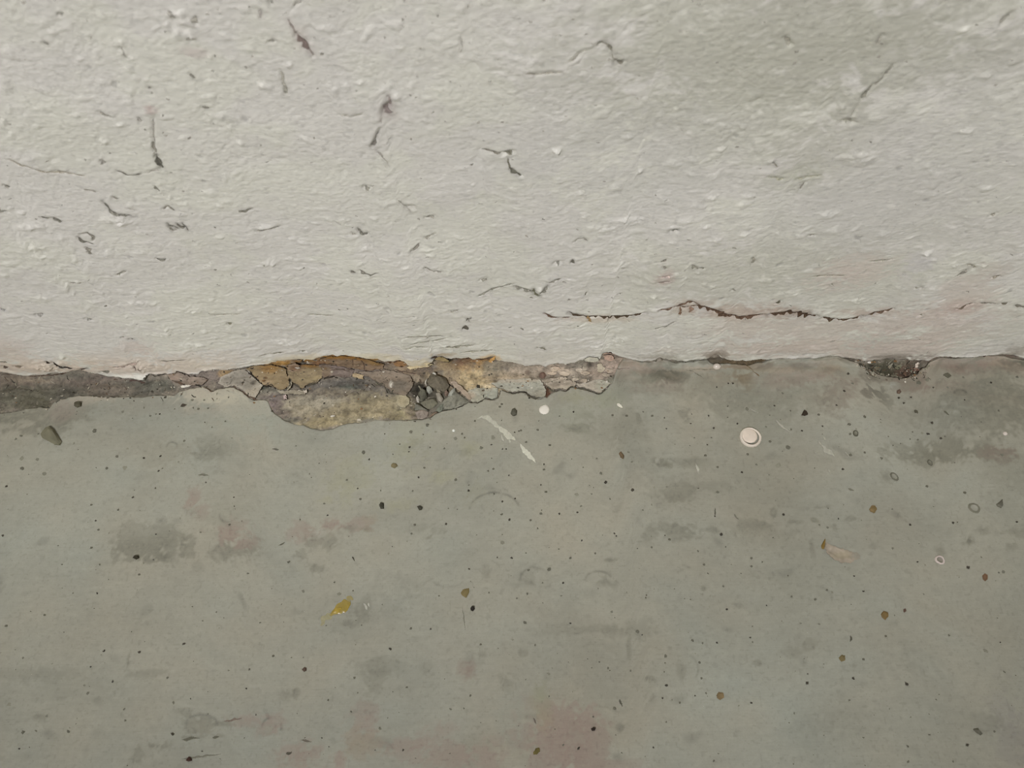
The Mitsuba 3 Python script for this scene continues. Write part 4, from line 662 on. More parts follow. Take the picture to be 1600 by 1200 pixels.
add_flake([(703, 596), (711, 595), (720, 602), (729, 611), (737, 622), (733, 626), (724, 616), (714, 607)], (142, 127, 109), thick=1.2, lift=0.8, curl=0.9, seed=16, tilt=(1, -1), edge_rgb=(172, 156, 136), label='narrow pinkish flake right of the rubble')
add_flake([(728, 613), (736, 608), (748, 606), (757, 606), (758, 615), (754, 624), (746, 629), (738, 628), (734, 624)], (152, 149, 132), thick=1.0, lift=0.5, curl=0.9, seed=17, spots=[(735, 617, 8, 6, (172, 156, 134), 0.7, 0.6)])
add_flake([(757, 606), (766, 607), (777, 606), (778, 614), (777, 622), (768, 624), (759, 621), (755, 624), (757, 615)], (150, 150, 135), thick=1.0, lift=0.3, curl=0.8, seed=18, spots=[(762, 603, 14, 6, (190, 174, 146), 0.6, 0.6)])
add_flake([(768, 600), (782, 594), (800, 593), (822, 592), (842, 593), (848, 598), (851, 606), (853, 613), (852, 620), (846, 622.5), (838, 623), (831, 620), (822, 612), (812, 611), (806, 612), (801, 613), (789, 609), (781, 607)], (154, 152, 137), thick=1.0, lift=0.4, curl=1.2, seed=19, tilt=(0.2, -1), edge_rgb=(166, 162, 146),
          spots=[(810, 594, 40, 4, (172, 160, 140), 0.7, 0.6), (842, 616, 10, 5, (142, 136, 120), 0.7, 0.6)], label='largest grey-green paint flake lifting off the floor edge')
add_flake([(852, 600), (862, 596), (876, 593), (892, 594), (900, 598), (899, 604), (891, 605), (885, 610), (874, 608), (866, 610), (858, 606)], (148, 137, 121), thick=0.9, lift=0.3, curl=0.8, seed=20, tilt=(0, -1), edge_rgb=(170, 160, 142), spots=[(885, 606, 10, 3, (176, 166, 146), 0.7, 0.6), (870, 600, 10, 4, (126, 116, 102), 0.6, 0.6)])
add_flake([(899, 601), (910, 599), (920, 598), (930, 594), (942, 595), (953, 599), (950, 604), (944, 610), (936, 616), (928, 612), (915, 607), (905, 605)], (158, 149, 133), thick=1.0, lift=0.4, curl=1.2, seed=21, tilt=(0.3, -1), edge_rgb=(168, 160, 144), spots=[(942, 603, 12, 10, (162, 160, 142), 0.8, 0.5)], label='pointed pale flake at the right end of the peeled joint')
for n_, (px, py, a, b, rgb) in enumerate([(868, 576, 9, 4, (178, 162, 140)), (882, 584, 10, 3.5, (182, 168, 148)), (863, 583, 7, 3, (176, 160, 140)), (878, 592, 9, 3, (172, 160, 142)), (898, 593, 6, 3, (166, 156, 138)), (905, 578, 7, 5, (172, 160, 142)), (914, 583, 8, 4, (172, 158, 138)), (938, 576, 7, 7, (172, 162, 140)), (952, 579, 7, 5, (164, 150, 132)), (946, 587, 7, 3, (170, 158, 140)), (912, 595, 6, 4, (158, 146, 128)), (925, 560, 12, 5, (182, 178, 160))]):
    q = np.random.default_rng(60 + n_)
    add_flake([(px + a * math.cos(t) * q.uniform(0.75, 1.15), py + b * math.sin(t) * q.uniform(0.75, 1.15)) for t in np.linspace(0, 2 * math.pi, 10)[:-1]], rgb, thick=1.0, lift=0.2, curl=0.4, seed=60 + n_, res=0.0011)
# wall plaster flakes that hang over the joint
add_flake([(636, 573), (644, 569), (656, 567), (668, 567), (676, 569), (668, 573), (655, 575), (645, 576)], (200, 184, 146), parent='wall_back', thick=0.9, lift=0.4, curl=0.6, seed=30, K=KW, hfun=lambda x, u: 0 * x - 0.001)
add_flake([(615, 567), (622, 563.5), (630, 564), (636, 568), (630, 571), (620, 570)], (138, 106, 72), parent='wall_back', thick=0.8, lift=0.6, curl=0.6, seed=31, hfun=lambda x, u: 0 * x - 0.001)
add_flake([(679, 559), (684, 555.5), (692, 555.5), (699, 559), (704, 561.5), (696, 562), (688, 559.5)], (140, 124, 88), parent='wall_back', thick=0.7, lift=0.8, curl=0.6, seed=32, hfun=lambda x, u: 0 * x - 0.0003, label='olive-brown paint lip over a strip of painted shade')
add_flake([(763, 561), (769, 556.5), (774, 553.5), (773, 559), (768, 563)], (184, 144, 88), parent='wall_back', thick=0.7, lift=0.8, curl=0.6, seed=33, hfun=lambda x, u: 0 * x - 0.0003, label='bright orange paint tip at the wall foot')
add_flake([(943, 556), (950, 554.5), (957, 556), (960, 561), (952, 563), (945, 561)], (176, 150, 132), parent='wall_back', thick=0.8, lift=0.2, curl=0.5, seed=34, hfun=lambda x, u: 0 * x - 0.0012)
# shards inside the dark hollow on the right
for n_, (poly, rgb) in enumerate([([(1430, 573), (1434, 565), (1437, 566), (1435, 573)], (186, 174, 158)), ([(1388, 572), (1394, 566), (1396, 568), (1391, 575)], (118, 114, 98)), ([(1424, 574), (1432, 572), (1440, 577), (1430, 578)], (110, 84, 70)), ([(1370, 570), (1378, 575), (1372, 583), (1364, 576)], (104, 102, 86)), ([(1392, 585), (1402, 584), (1404, 588), (1394, 589)], (112, 108, 92)), ([(1412, 582), (1420, 574), (1423, 577), (1416, 587)], (96, 76, 62)), ([(1400, 572), (1408, 568), (1411, 571), (1404, 576)], (102, 99, 80))]):
    add_flake(poly, rgb, name='shard', thick=1.0, lift=0.4, curl=0.8, seed=80 + n_, res=0.001, label='pale shard standing in the dark hollow' if n_ == 0 else None)


def chip(poly, rgb, height=4.0, base=0.0, seed=0, shrink=0.72, slope=(0, 0), K=None):
    """A faceted stone chip: traced outline below, a smaller jittered outline on top."""
    K = K or KS
    r = np.random.default_rng(seed)
    w = ats(poly)
    c = w.mean(0)
    o = joint_h(np.array([c[0]]), np.array([c[1]]))[0] if base is None else base
    top = c + (w - c) * shrink * r.uniform(0.6, 1.18, (len(w), 1))
    ext = np.abs(w - c).max(0)
    ht = 0.00115 * height * (1 + ((top - c) / ext) @ np.array(slope)) * r.uniform(0.6, 1.15, len(w))
    V = np.vstack([surf(w[:, 0], w[:, 1], np.full(len(w), o - 0.001)), surf(w[:, 0], w[:, 1], o + 0.55 * ht), surf(top[:, 0], top[:, 1], o + ht)])
    m = trimesh.convex.convex_hull(V)
    m = m.subdivide()
    v = np.array(m.vertices)
    nn = meshkit.fbm(v * 420 + seed * 7.1, 3) - 0.5
    v = v + m.vertex_normals * (0.0006 * nn)[:, None]
    col = np.tile(lin(rgb) / K, (len(v), 1)) * (1.15 + 0.9 * nn)[:, None]
    return trimesh.Trimesh(v, m.faces, process=False), col


CHIPS = [
    ([(667, 596), (670, 588), (674, 582), (681, 589), (690, 588), (697, 591), (702, 602), (694, 612), (684, 607), (672, 603)], (100, 93, 78), 4.5, None, (0.2, 0.5), 'large brown concrete chip at the top of the rubble pile'),
    ([(650, 622), (653, 611), (659, 605), (666, 609), (667, 617), (659, 624)], (88, 86, 73), 5.0, None, (0, 0.4), 'dark oval concrete chip at the left edge of the rubble'),
    ([(649.5, 620), (652, 616), (655, 621), (654, 625), (650.5, 625)], (196, 190, 176), 5.0, None, (0, 0), 'white-tipped crumb against the dark oval chip'),
    ([(666, 605), (669, 601), (674, 603), (675, 608), (670, 611), (666, 609)], (148, 147, 134), 5.5, None, (0, 0), 'pale round pebble in the middle of the rubble'),
    ([(656, 626), (666, 622), (679, 619), (683, 627), (675, 634), (668, 636), (661, 632)], (104, 101, 85), 2.8, None, (0, 0.2), 'flat olive-grey chip at the centre of the rubble'),
    ([(680, 612), (687, 611), (692, 620), (690, 625), (684, 622)], (152, 145, 130), 4.2, None, (0.2, 0.2), 'pale pinkish sliver between grey chips'),
    ([(700, 615), (705, 608), (711, 604), (711, 609), (706, 617), (701, 618)], (156, 156, 143), 3.5, None, (0, 0), 'light grey sliver at the right edge of the rubble'),
    ([(689, 630), (693, 622), (701, 616), (707, 611), (711, 609), (718, 614), (717, 622), (712, 632), (704, 637), (694, 638)], (126, 124, 110), 2.6, None, (-0.1, 0.1), 'broad grey-green slab at the right of the rubble'),
    ([(719, 615), (726, 619), (732, 625), (724, 632), (714, 637), (708, 637), (714, 630), (718, 622)], (124, 122, 108), 2.4, None, (0, 0), 'grey-green slab split off to the right'),
    ([(680, 640), (686, 631), (693, 628), (691, 638), (686, 642)], (112, 114, 100), 2.2, None, (0, 0), 'small greenish chip below the slivers'),
    ([(648, 642), (654, 639), (664, 639), (669, 642), (667, 649), (660, 654), (652, 653)], (138, 127, 115), 2.0, None, (0, 0), 'rounded pinkish-grey chip at the bottom of the rubble'),
    ([(648, 628), (655, 630), (664, 636), (668, 639), (655, 639), (647, 638)], (106, 104, 92), 2.4, None, (0, 0), 'grey chip above the pinkish one'),
    ([(671, 648), (677, 643), (682, 641), (684, 644), (677, 650), (671, 653)], (116, 102, 86), 2.0, None, (0, 0), 'brown chip at the lowest tip of the rubble'),
    ([(694, 611), (698, 608), (701, 611), (698, 615), (694, 614)], (122, 104, 90), 3.5, None, (0, 0), 'tiny reddish crumb under the large chip'),
    ([(676, 582.5), (678, 580), (682, 584), (681, 587)], (206, 202, 190), 5.5, None, (0, 0), 'tiny white crumb on top of the large chip'),
    ([(664, 597), (667, 590), (668, 592), (666, 600)], (186, 180, 166), 4.5, None, (0, 0), 'thin white crumb at the left of the large chip'),
    ([(681, 606), (686, 609), (690, 611), (688, 613), (683, 612)], (120, 112, 94), 3.4, None, (0, 0), 'flat brown crumb between large chip and sliver'),
    ([(610, 603), (612, 599), (614, 600), (612, 606), (610, 606)], (206, 200, 186), 2.6, None, (0, 0), 'white crumb left of the rubble beside the straight-edged flake'),
]
for i, (poly, rgb, hh, b, sl, lab) in enumerate(CHIPS):
    m, c = chip(poly, rgb, hh, b, 200 + i, slope=sl)
    put('concrete_chip', m, c, 'mortar', label=lab, cat='chip', group='broken concrete chips in the joint')
# dark debris in the mortar beside the rubble, and seeds of brown in the joint
m, c = chip([(842, 585), (845, 580), (850, 580), (854, 584), (851, 589), (845, 589)], (104, 84, 72), 2.6, None, 240)
put('brown_crumb', m, c, 'dull', label='dark brown crumb lodged in the peeled joint', cat='crumb')


def upper(x, u):
    """As under(), with the flakes laid on so far."""
    x, u = np.asarray(x, float), np.asarray(u, float)
    o = under(x, u)
    for lo, hi, B, fn in TOPS:
        m = (x > lo[0]) & (x < hi[0]) & (u > lo[1]) & (u < hi[1])
        if m.any():
            m[m] = inside(x[m], u[m], B)
        if m.any():
            t = fn(x[m], u[m])
            o[m] = np.fmax(o[m], np.where(np.isnan(t), -1, t))
    return o


BLK, BRN, DGR = (52, 46, 38), (88, 72, 58), (80, 75, 62)
JOINT_LINES = [  # cracks, plus dark strips painted as shade in gaps and under flake edges
    ([(673, 559), (679, 561.5), (686, 562.5), (694, 563), (703, 562.5), (712, 561)], 4.2, BLK, 'black strip painted as shade under the olive-brown paint lip'), ([(712, 562), (722, 563), (733, 561.5)], 2.6, BLK, None), ([(738, 563), (746, 563.7), (756, 563)], 3.2, (60, 44, 30), None), ([(756, 562.5), (764, 560)], 2.0, BRN, None),
    ([(604, 571), (612, 570.5), (622, 570.5), (630, 570)], 3.0, (70, 50, 34), None), ([(636, 576), (652, 575), (664, 573), (676, 570)], 2.0, BRN, None), ([(667, 577), (674, 569), (681, 563)], 1.6, (84, 72, 56), None), ([(462, 566.5), (470, 566), (475, 571)], 3.0, BLK, None), ([(386, 575.5), (396, 575)], 3.0, BLK, None), ([(372, 576.5), (384, 575)], 2.0, BRN, None),
    ([(344, 606), (365, 604), (380, 612), (388, 620), (400, 623.5), (408, 623)], 1.7, BRN, None), ([(383, 578), (390, 583), (397, 587), (403, 596), (410, 601.5), (425, 603.5), (435, 610)], 1.8, BLK, None), ([(453, 590), (453, 604), (449, 610)], 1.8, DGR, None), ([(457, 598), (466, 603), (472, 608)], 2.0, DGR, None), ([(478, 603), (484, 600.5), (497, 598)], 1.5, DGR, None), ([(505, 592), (512, 588.5), (523, 586.5)], 1.5, BLK, None), ([(521, 586.5), (528, 590.5)], 1.6, BLK, None),
    ([(525, 577.5), (545, 577), (552, 578)], 1.3, BRN, None), ([(551, 562), (551, 573)], 1.2, BRN, None), ([(556, 577), (575, 578.7), (597, 577)], 1.6, BRN, None), ([(563, 563), (567, 568), (570, 577)], 1.0, BRN, None), ([(585, 594), (600, 604), (617, 617)], 2.0, DGR, 'straight dark strip painted as shade along the edge of the broad flake'), ([(500, 574), (512, 571), (530, 571)], 1.3, BRN, None), ([(516, 579), (532, 577), (548, 580)], 1.2, (90, 76, 66), None), ([(613, 577), (630, 580), (650, 583)], 1.2, BRN, None),
    ([(781, 608), (789, 611), (801, 615), (812, 613), (822, 614.5), (831, 622), (840, 624.5), (851, 622.5)], 2.0, DGR, 'dark line painted as shade along the lifted edge of the largest flake'), ([(854, 602), (858, 608), (868, 611.5), (876, 610.5)], 1.8, DGR, None), ([(876, 610.5), (885, 612), (891, 606.5), (899, 606), (915, 609), (937, 617)], 1.8, DGR, None), ([(937, 617), (944, 611), (951, 604)], 1.8, DGR, None), ([(843, 592), (849, 598), (853, 607)], 1.3, BRN, None), ([(854, 604), (857, 614), (854, 622)], 3.4, (82, 58, 44), None),
    ([(699, 596), (708, 603), (722, 615), (731, 625)], 1.4, BLK, None), ([(657, 626), (664, 634), (671, 639)], 2.6, BLK, None), ([(703, 639), (690, 642), (680, 646), (670, 655)], 1.6, DGR, None), ([(733, 628), (746, 630), (756, 625)], 1.4, DGR, None), ([(758, 622), (766, 625), (776, 625)], 1.5, DGR, None), ([(782, 608), (780, 620)], 1.2, DGR, None), ([(718, 616), (714, 632)], 1.1, DGR, None), ([(684, 642), (700, 640), (718, 636), (732, 627)], 1.6, BLK, None), ([(650, 625), (648, 634), (646, 640)], 1.8, DGR, None),
    ([(0, 605), (6, 607), (15, 606), (30, 606), (45, 607)], 1.7, DGR, None), ([(0, 589), (20, 588), (45, 589.5), (75, 588.5), (100, 586), (113, 583)], 1.6, (76, 62, 50), None), ([(200, 594), (215, 595), (225, 596)], 2.2, (74, 60, 52), None), ([(225, 593), (233, 585)], 2.0, DGR, None), ([(233, 586), (246, 587), (260, 584.5)], 2.4, BLK, 'black strip painted as shade under the pinkish wall paint'), ([(261, 584), (265, 592)], 2.0, DGR, None), ([(268, 595), (284, 598), (291, 603)], 1.5, BRN, None), ([(317, 605), (325, 607.5), (329, 611.5), (333, 612)], 2.0, BRN, None), ([(335, 609), (341, 607), (347, 605)], 2.4, BRN, None),
    ([(1003, 566), (1025, 565.8), (1029, 562.2), (1042, 564)], 2.0, DGR, None), ([(1060, 566), (1084, 564.8), (1106, 562.6)], 2.2, DGR, None), ([(1128, 561), (1145, 566), (1171, 566), (1195, 564)], 2.4, (84, 72, 54), None), ([(1165, 569), (1172, 575), (1180, 583), (1186, 588)], 3.0, (98, 82, 60), 'brown root-like streak below the crack'), ([(1455, 560), (1468, 556.5), (1499, 557.5), (1532, 555.5), (1566, 554.3)], 2.4, (84, 70, 60), None),
    ([(1348, 570), (1356, 580), (1364, 588), (1372, 592)], 2.0, DGR, None), ([(1066, 577), (1082, 580), (1098, 590)], 1.4, (110, 106, 92), None), ([(1068, 576), (1100, 577), (1120, 576)], 1.2, (114, 108, 92), None), ([(955, 573), (968, 576), (985, 574)], 1.4, (112, 100, 88), None), ([(880, 575), (893, 573), (902, 572)], 1.4, DGR, None), ([(853, 590), (870, 589), (885, 590)], 1.2, (104, 94, 80), None)]
for i, (pts, w, rgb, lab) in enumerate(JOINT_LINES):
    pm = np.mean(pts, 0)
    v, f = ribbon(ats(pts), 0.5 * w * px_scale(*pm)[0], upper, 600 + i, lift=0.0003, step=0.0006, jag=0.4)
    c = lin(rgb) / KS * np.clip(1.05 + 0.25 * np.random.default_rng(i).standard_normal(len(v)), 0.5, 2)[:, None]
    put('trim_1__crack', (v, f), c, 'dull', smooth=True, label=lab)

# crumbs, grit and fibres caught in the bared joint
r = np.random.default_rng(44)
vs, fs, cs, nv = [], [], [], 0
while len(vs) < 1400:
    px = r.choice([r.uniform(-60, 420), r.uniform(400, 660), r.uniform(640, 960), r.uniform(1345, 1450)])
    x0 = at(px, 600)[0]
    lo_, hi_ = np.interp(x0, XS, uf), np.interp(x0, XS, ub)
    u0 = r.uniform(lo_ - 0.004, hi_ + 0.001)
    rad = 0.00018 * math.exp(r.normal(0.40, 0.60))
    tone = r.choice(5, p=[0.36, 0.2, 0.22, 0.12, 0.10])
    rgb = [(60, 56, 46), (96, 86, 72), (164, 156, 138), (196, 190, 176), (120, 92, 62)][tone]
    o = upper(np.array([x0]), np.array([u0]))[0]
    m = trimesh.creation.icosphere(0)
    v = m.vertices * r.uniform(0.6, 1.3, (12, 1)) * [rad * r.uniform(0.8, 1.8), rad * r.uniform(0.7, 1.3), rad * 0.7]
    vs.append(v + surf(x0, u0, o + 0.2 * rad)); fs.append(m.faces + nv); nv += 12
    cs.append(np.tile(lin(rgb) / KS * r.uniform(0.8, 1.2), (12, 1)))
put('trim_1__crumbs', (np.vstack(vs), np.vstack(fs)), np.vstack(cs), 'dull', kind='stuff', label='fine light and dark crumbs caught in the bared joint')
vs, fs, cs, nv = [], [], [], 0
for _ in range(170):
    px, py = (r.uniform(1352, 1448), r.uniform(566, 592)) if r.random() < 0.5 else (r.uniform(0, 400), r.uniform(588, 625)) if r.random() < 0.55 else (r.uniform(540, 700), r.uniform(588, 625))
    a, ln = r.uniform(-1.2, 1.2), r.uniform(3, 9)
    wp = ats([(px, py), (px + 0.5 * ln * math.cos(a), py + 0.5 * ln * math.sin(a) + r.normal(0, 0.6)), (px + ln * math.cos(a), py + ln * math.sin(a))])
    v, f = ribbon(wp, r.uniform(0.00012, 0.0004), upper, int(r.integers(1e6)), lift=0.0003, step=0.0007)
    rgb = [(52, 50, 40), (120, 116, 98), (86, 72, 58), (150, 144, 126)][r.choice(4, p=[0.4, 0.25, 0.2, 0.15])]
    vs.append(v); fs.append(f + nv); nv += len(v)
    cs.append(np.tile(lin(rgb) / KS, (len(v), 1)))
put('trim_1__fibres', (np.vstack(vs), np.vstack(fs)), np.vstack(cs), 'dull', smooth=True, kind='stuff', label='short fibres and grit strands in the dark parts of the joint')


# ------------------------------------------------------------------ things lying on the floor
def seat(px, py):
    c = at(px, py)
    return c, surf(c[0], c[1], floor_h(np.array([c[0]]), np.array([c[1]]))[0])


def lathe(profile_rz, n=28, wob=0.0, seed=0):
    r = np.random.default_rng(seed)
    a = np.linspace(0, 2 * math.pi, n, endpoint=False)
    w = 1 + wob * np.interp(a, np.linspace(0, 2 * math.pi, 7), np.append(q := r.standard_normal(6), q[0]))
    rows = [np.stack([rr * w * np.cos(a), rr * w * np.sin(a), np.full(n, zz)], 1) for rr, zz in profile_rz]
    V = np.vstack(rows)
    m = len(rows)
    i, j = np.meshgrid(np.arange(m - 1), np.arange(n), indexing='ij')
    A, B = (i * n + j).ravel(), (i * n + (j + 1) % n).ravel()
    return V, np.vstack([np.stack([A, B, B + n], 1), np.stack([A, B + n, A + n], 1)])


# the round cap
c, p = seat(1172, 684)
sx, sy = px_scale(1172, 684)
R = 16.8 * sx
v, f = lathe([(R * 0.97, -0.0004), (R, 0.0006), (R * 0.985, 0.0016), (R * 0.93, 0.0024), (R * 0.86, 0.0026), (R * 0.79, 0.0022), (R * 0.76, 0.0016)], 40, 0.012, 3)
put('round_disc__rim', (v + p, f), lin((196, 186, 170)) / KF, 'dull', smooth=True)
v, f = lathe([(R * 0.77, 0.0013), (R * 0.72, 0.0021), (R * 0.6, 0.0024), (R * 0.3, 0.0026), (R * 0.01, 0.0026)], 40, 0.02, 4)
nn = meshkit.fbm(v * 300, 3)
put('round_disc__face', (v * [0.98, 0.95, 1] + p + [-0.0008, 0.0010, 0], f), lin((202, 189, 172)) / KF * (0.85 + 0.3 * nn)[:, None], 'dull', smooth=True)
tag('round_disc', 'round cream-white disc with a raised rim stuck on the grey floor', 'disc')


def drop(key, px, py, r, rgb, hgt, label, cat, bsdf='dull', stretch=1.0, ang=0.0, wob=0.06, ring=None, seed=5, group=None):
    c, p = seat(px, py)
    sx, sy = px_scale(px, py)
    R = r * sx
    v, f = lathe([(R, -0.0003), (R * 0.97, 0.25 * hgt), (R * 0.86, 0.6 * hgt), (R * 0.65, 0.88 * hgt), (R * 0.35, hgt), (R * 0.01, hgt)] if ring is None else
                 [(R, -0.0003), (R * 0.96, 0.5 * hgt), (R * 0.82, hgt), (R * 0.66, 0.75 * hgt), (R * 0.58, 0.1 * hgt), (R * 0.01, 0.05 * hgt)], 24, wob, seed)
    cc, ss = math.cos(ang), math.sin(ang)
    v = v * [stretch, 1, 1]
    v = v @ np.array([[cc, ss, 0], [-ss, cc, 0], [0, 0, 1]])
    col = np.tile(lin(rgb) / KF, (len(v), 1))
    if ring is not None:
        col[-48:] = lin(ring) / KF
    put(key, (v + p, f), col, bsdf, smooth=True, label=label, cat=cat, group=group)


drop('paint_drop', 850, 640, 8.0, (206, 200, 186), 0.0013, 'small round white paint drop just under the peeled joint', 'paint drop', seed=6)
drop('paint_drop', 1570, 678, 3.6, (190, 180, 168), 0.0010, 'tiny white paint drop at the right edge of the floor', 'paint drop', stretch=1.0, wob=0.1, seed=7)
drop('paint_drop', 1468, 875, 8.2, (186, 174, 164), 0.0012, 'small pale ring-shaped paint drop on the right of the floor', 'paint drop', ring=(126, 120, 108), wob=0.08, seed=8)
drop('paint_drop', 709, 673, 2.4, (205, 205, 195), 0.0010, 'tiny glinting white droplet below the rubble', 'paint drop', 'glossy', seed=9)
drop('paint_drop', 1522, 794, 8.5, (108, 106, 91), 0.0007, 'dark ring-shaped drip with pale middle right of the brown specks', 'drip', ring=(140, 138, 124), wob=0.1, stretch=1.15, ang=-0.4, seed=10)
drop('paint_drop', 1397, 745, 5.2, (98, 96, 82), 0.0008, 'dark oval hollow drip below the grey smear', 'drip', ring=(132, 130, 116), stretch=1.5, ang=-1.0, seed=11)
drop('paint_drop', 1337, 677, 4.2, (84, 82, 68), 0.0008, 'small dark oval drip right of the white scratches', 'drip', ring=(116, 114, 99), stretch=1.3, ang=1.2, seed=12)
drop('paint_drop', 1453, 723, 4.0, (92, 90, 76), 0.0008, 'small oval drip on the dark grey smear', 'drip', ring=(108, 106, 92), stretch=1.3, ang=-1.2, seed=13)
drop('paint_drop', 1338, 676.5 - 0.5, 0.1, (84, 82, 68), 0.0001, None, None, seed=14) if False else None
# bead in the crack
c = at(1119, 566)
sx, _ = px_scale(1119, 572)
s = trimesh.creation.icosphere(3, radius=5.6 * sx)
s.apply_scale([1.1, 0.9, 0.9])
s.apply_translation(surf(c[0], -0.002, 0.0015))
put('round_bead', s, lin((186, 176, 162)) / KS, 'glossy', smooth=True, label='pale round bead lodged in the crack between wall and floor', cat='bead')


def pebble(key, poly, rgb, height, label, cat, seed, bsdf='dull', slope=(0, 0), group=None):
    w = ats(poly)
    c = w.mean(0)
    o = floor_h(np.array([c[0]]), np.array([c[1]]))[0]
    m, col = chip(poly, rgb, height, o, seed, slope=slope, K=KF)
    return put(key, m, col, bsdf, label=label, cat=cat, group=group)


pebble('stone_chip', [(65, 679), (72, 670), (79, 667.5), (85, 672), (91, 681), (97, 691), (94, 696), (86, 695), (76, 689), (67, 685)], (98, 95, 77), 2.8, 'flat olive-grey stone chip lying at the left of the floor', 'stone', 301, slope=(-0.2, 0.1))
pebble('stone_chip', [(117, 630), (121, 628), (128, 629.5), (127, 635), (121, 637), (117, 635)], (74, 70, 56), 2.2, 'dark stone chip near the left end of the joint', 'stone', 302)
pebble('stone_chip', [(798, 647), (800, 641), (804, 639), (808, 643), (807, 649), (802, 651)], (72, 70, 58), 2.4, 'dark oval stone chip left of the small white paint drop', 'stone', 303)
pebble('stone_chip', [(1252, 649), (1256, 641), (1260, 643), (1262, 648), (1258, 650)], (52, 44, 34), 2.4, 'dark brown triangular stone chip up and right of the round disc', 'stone', 304)
pebble('stone_chip', [(593, 790), (595, 786), (600, 787), (600, 795), (595, 795)], (56, 54, 44), 2.0, 'black angular stone chip in the middle of the floor, left of its twin', 'stone', 305)
pebble('stone_chip', [(652, 792), (656, 791), (661, 793), (659, 797), (655, 797)], (58, 56, 46), 1.8, 'black stone chip in the middle of the floor, right of its twin', 'stone', 306)
pebble('stone_chip', [(208, 872), (212, 868.5), (217, 869), (218, 872), (213, 874.5)], (44, 40, 28), 1.8, 'black oval stone chip under the grey stain on the left', 'stone', 307)
pebble('stone_chip', [(735, 951), (737, 947.5), (741, 948), (742, 952), (739, 955), (736, 954)], (36, 33, 27), 1.8, 'round black pellet below a brown speck in mid floor', 'stone', 308)
pebble('stone_chip', [(1556, 789), (1565, 781), (1566, 790), (1563, 794), (1558, 792)], (88, 86, 74), 1.6, 'grey three-cornered stone chip at the right edge of the floor', 'stone', 309)
pebble('stone_chip', [(1473, 586), (1480, 583), (1486, 588), (1481, 591)], (82, 80, 66), 1.6, 'dark stone chip right of the dark hollow', 'stone', 310)
pebble('stone_chip', [(1520, 1140), (1527, 1139), (1534, 1146), (1531, 1149), (1525, 1145)], (84, 82, 70), 1.4, 'bent dark stone chip at the lower right of the floor', 'stone', 311)
pebble('stone_chip', [(291, 1188), (295, 1182), (299, 1184), (300, 1189), (295, 1190)], (62, 44, 36), 1.6, 'dark reddish stone chip at the lower left edge', 'stone', 312)
pebble('stone_chip', [(923, 1139), (927, 1136), (931, 1138), (929, 1142), (925, 1142)], (44, 36, 30), 1.6, 'black pellet on the pink stain at the bottom', 'stone', 313)
pebble('stone_chip', [(967, 709), (970, 706), (975, 713), (974, 718), (969, 715)], (92, 78, 58), 1.6, 'brown-black stone chip right of the long white scratch', 'stone', 314)
for i, (poly, rgb, lab) in enumerate([
    ([(611, 727), (614, 723.5), (619, 724), (622, 728), (617, 732), (612, 730)], (120, 108, 72), 'brown speck under the rubble in mid floor'),
    ([(720, 927), (724, 921), (729, 920), (733, 919), (733, 926), (729, 934), (723, 931)], (118, 102, 58), 'brown heart-shaped speck in the lower middle of the floor'),
    ([(1358, 796), (1362, 790), (1367, 790), (1370, 796), (1366, 802), (1360, 800)], (128, 104, 60), 'ochre brown speck above the pale husk'),
    ([(1376, 960), (1380, 955), (1387, 957), (1388, 963), (1383, 969), (1378, 965)], (118, 92, 48), 'rusty brown speck right of the lower middle'),
    ([(1310, 1028), (1315, 1023), (1320, 1025), (1320, 1032), (1314, 1034)], (120, 104, 64), 'olive brown speck below and left of the rusty one'),
    ([(1534, 900), (1538, 896.5), (1542, 899), (1542, 905), (1539, 909), (1535, 906)], (112, 78, 52), 'reddish brown speck at the right of the floor'),
    ([(1119, 1086), (1123, 1081), (1130, 1083), (1131, 1090), (1125, 1094), (1120, 1091)], (136, 112, 74), 'tan speck with a brown centre in the lower right'),
    ([(833, 1176), (837, 1169), (843, 1168), (844, 1174), (839, 1179), (834, 1179)], (108, 96, 42), 'olive speck on the pink stain at the bottom edge'),
    ([(472, 1046), (476, 1042.5), (479, 1044), (479, 1048), (475, 1049.5)], (76, 56, 46), 'small dark red speck in the lower left'),
    ([(1411, 953), (1414, 951), (1415.5, 955), (1412, 957)], (84, 58, 48), 'tiny dark red speck beside the rusty brown one'),
    ([(1401, 611), (1405, 609), (1408, 613), (1405, 616), (1401, 615)], (92, 72, 60), 'dark reddish speck under the dark hollow'),
]):
    rgb = tuple(0.62 * c_ + 0.26 * g_ for c_, g_ in zip(rgb, (104, 100, 84)))
    pebble('brown_speck', poly, rgb, 0.9, lab, 'speck', 330 + i, group='brown specks on the floor')

# yellow resin drop with a faint tail
def smear(key, wp_px, hw_px, rgb, label=None, cat=None, bulge=0.0002, bsdf='dull', taper=(0.2, 0.2), seed=0, jag=0.12, K=None, lift=0.00015):
    wp = ats(wp_px)
    pm = np.mean(wp_px, 0)
    v, f = ribbon(wp, hw_px * px_scale(*pm)[0], floor_h, seed, lift=lift, step=0.0007, jag=jag, taper=taper, bulge=bulge)
    q = np.random.default_rng(seed).standard_normal(len(v))
    return put(key, (v, f), lin(rgb) / (K or KF) * (1 + 0.05 * q)[:, None], bsdf, smooth=True, label=label, cat=cat)


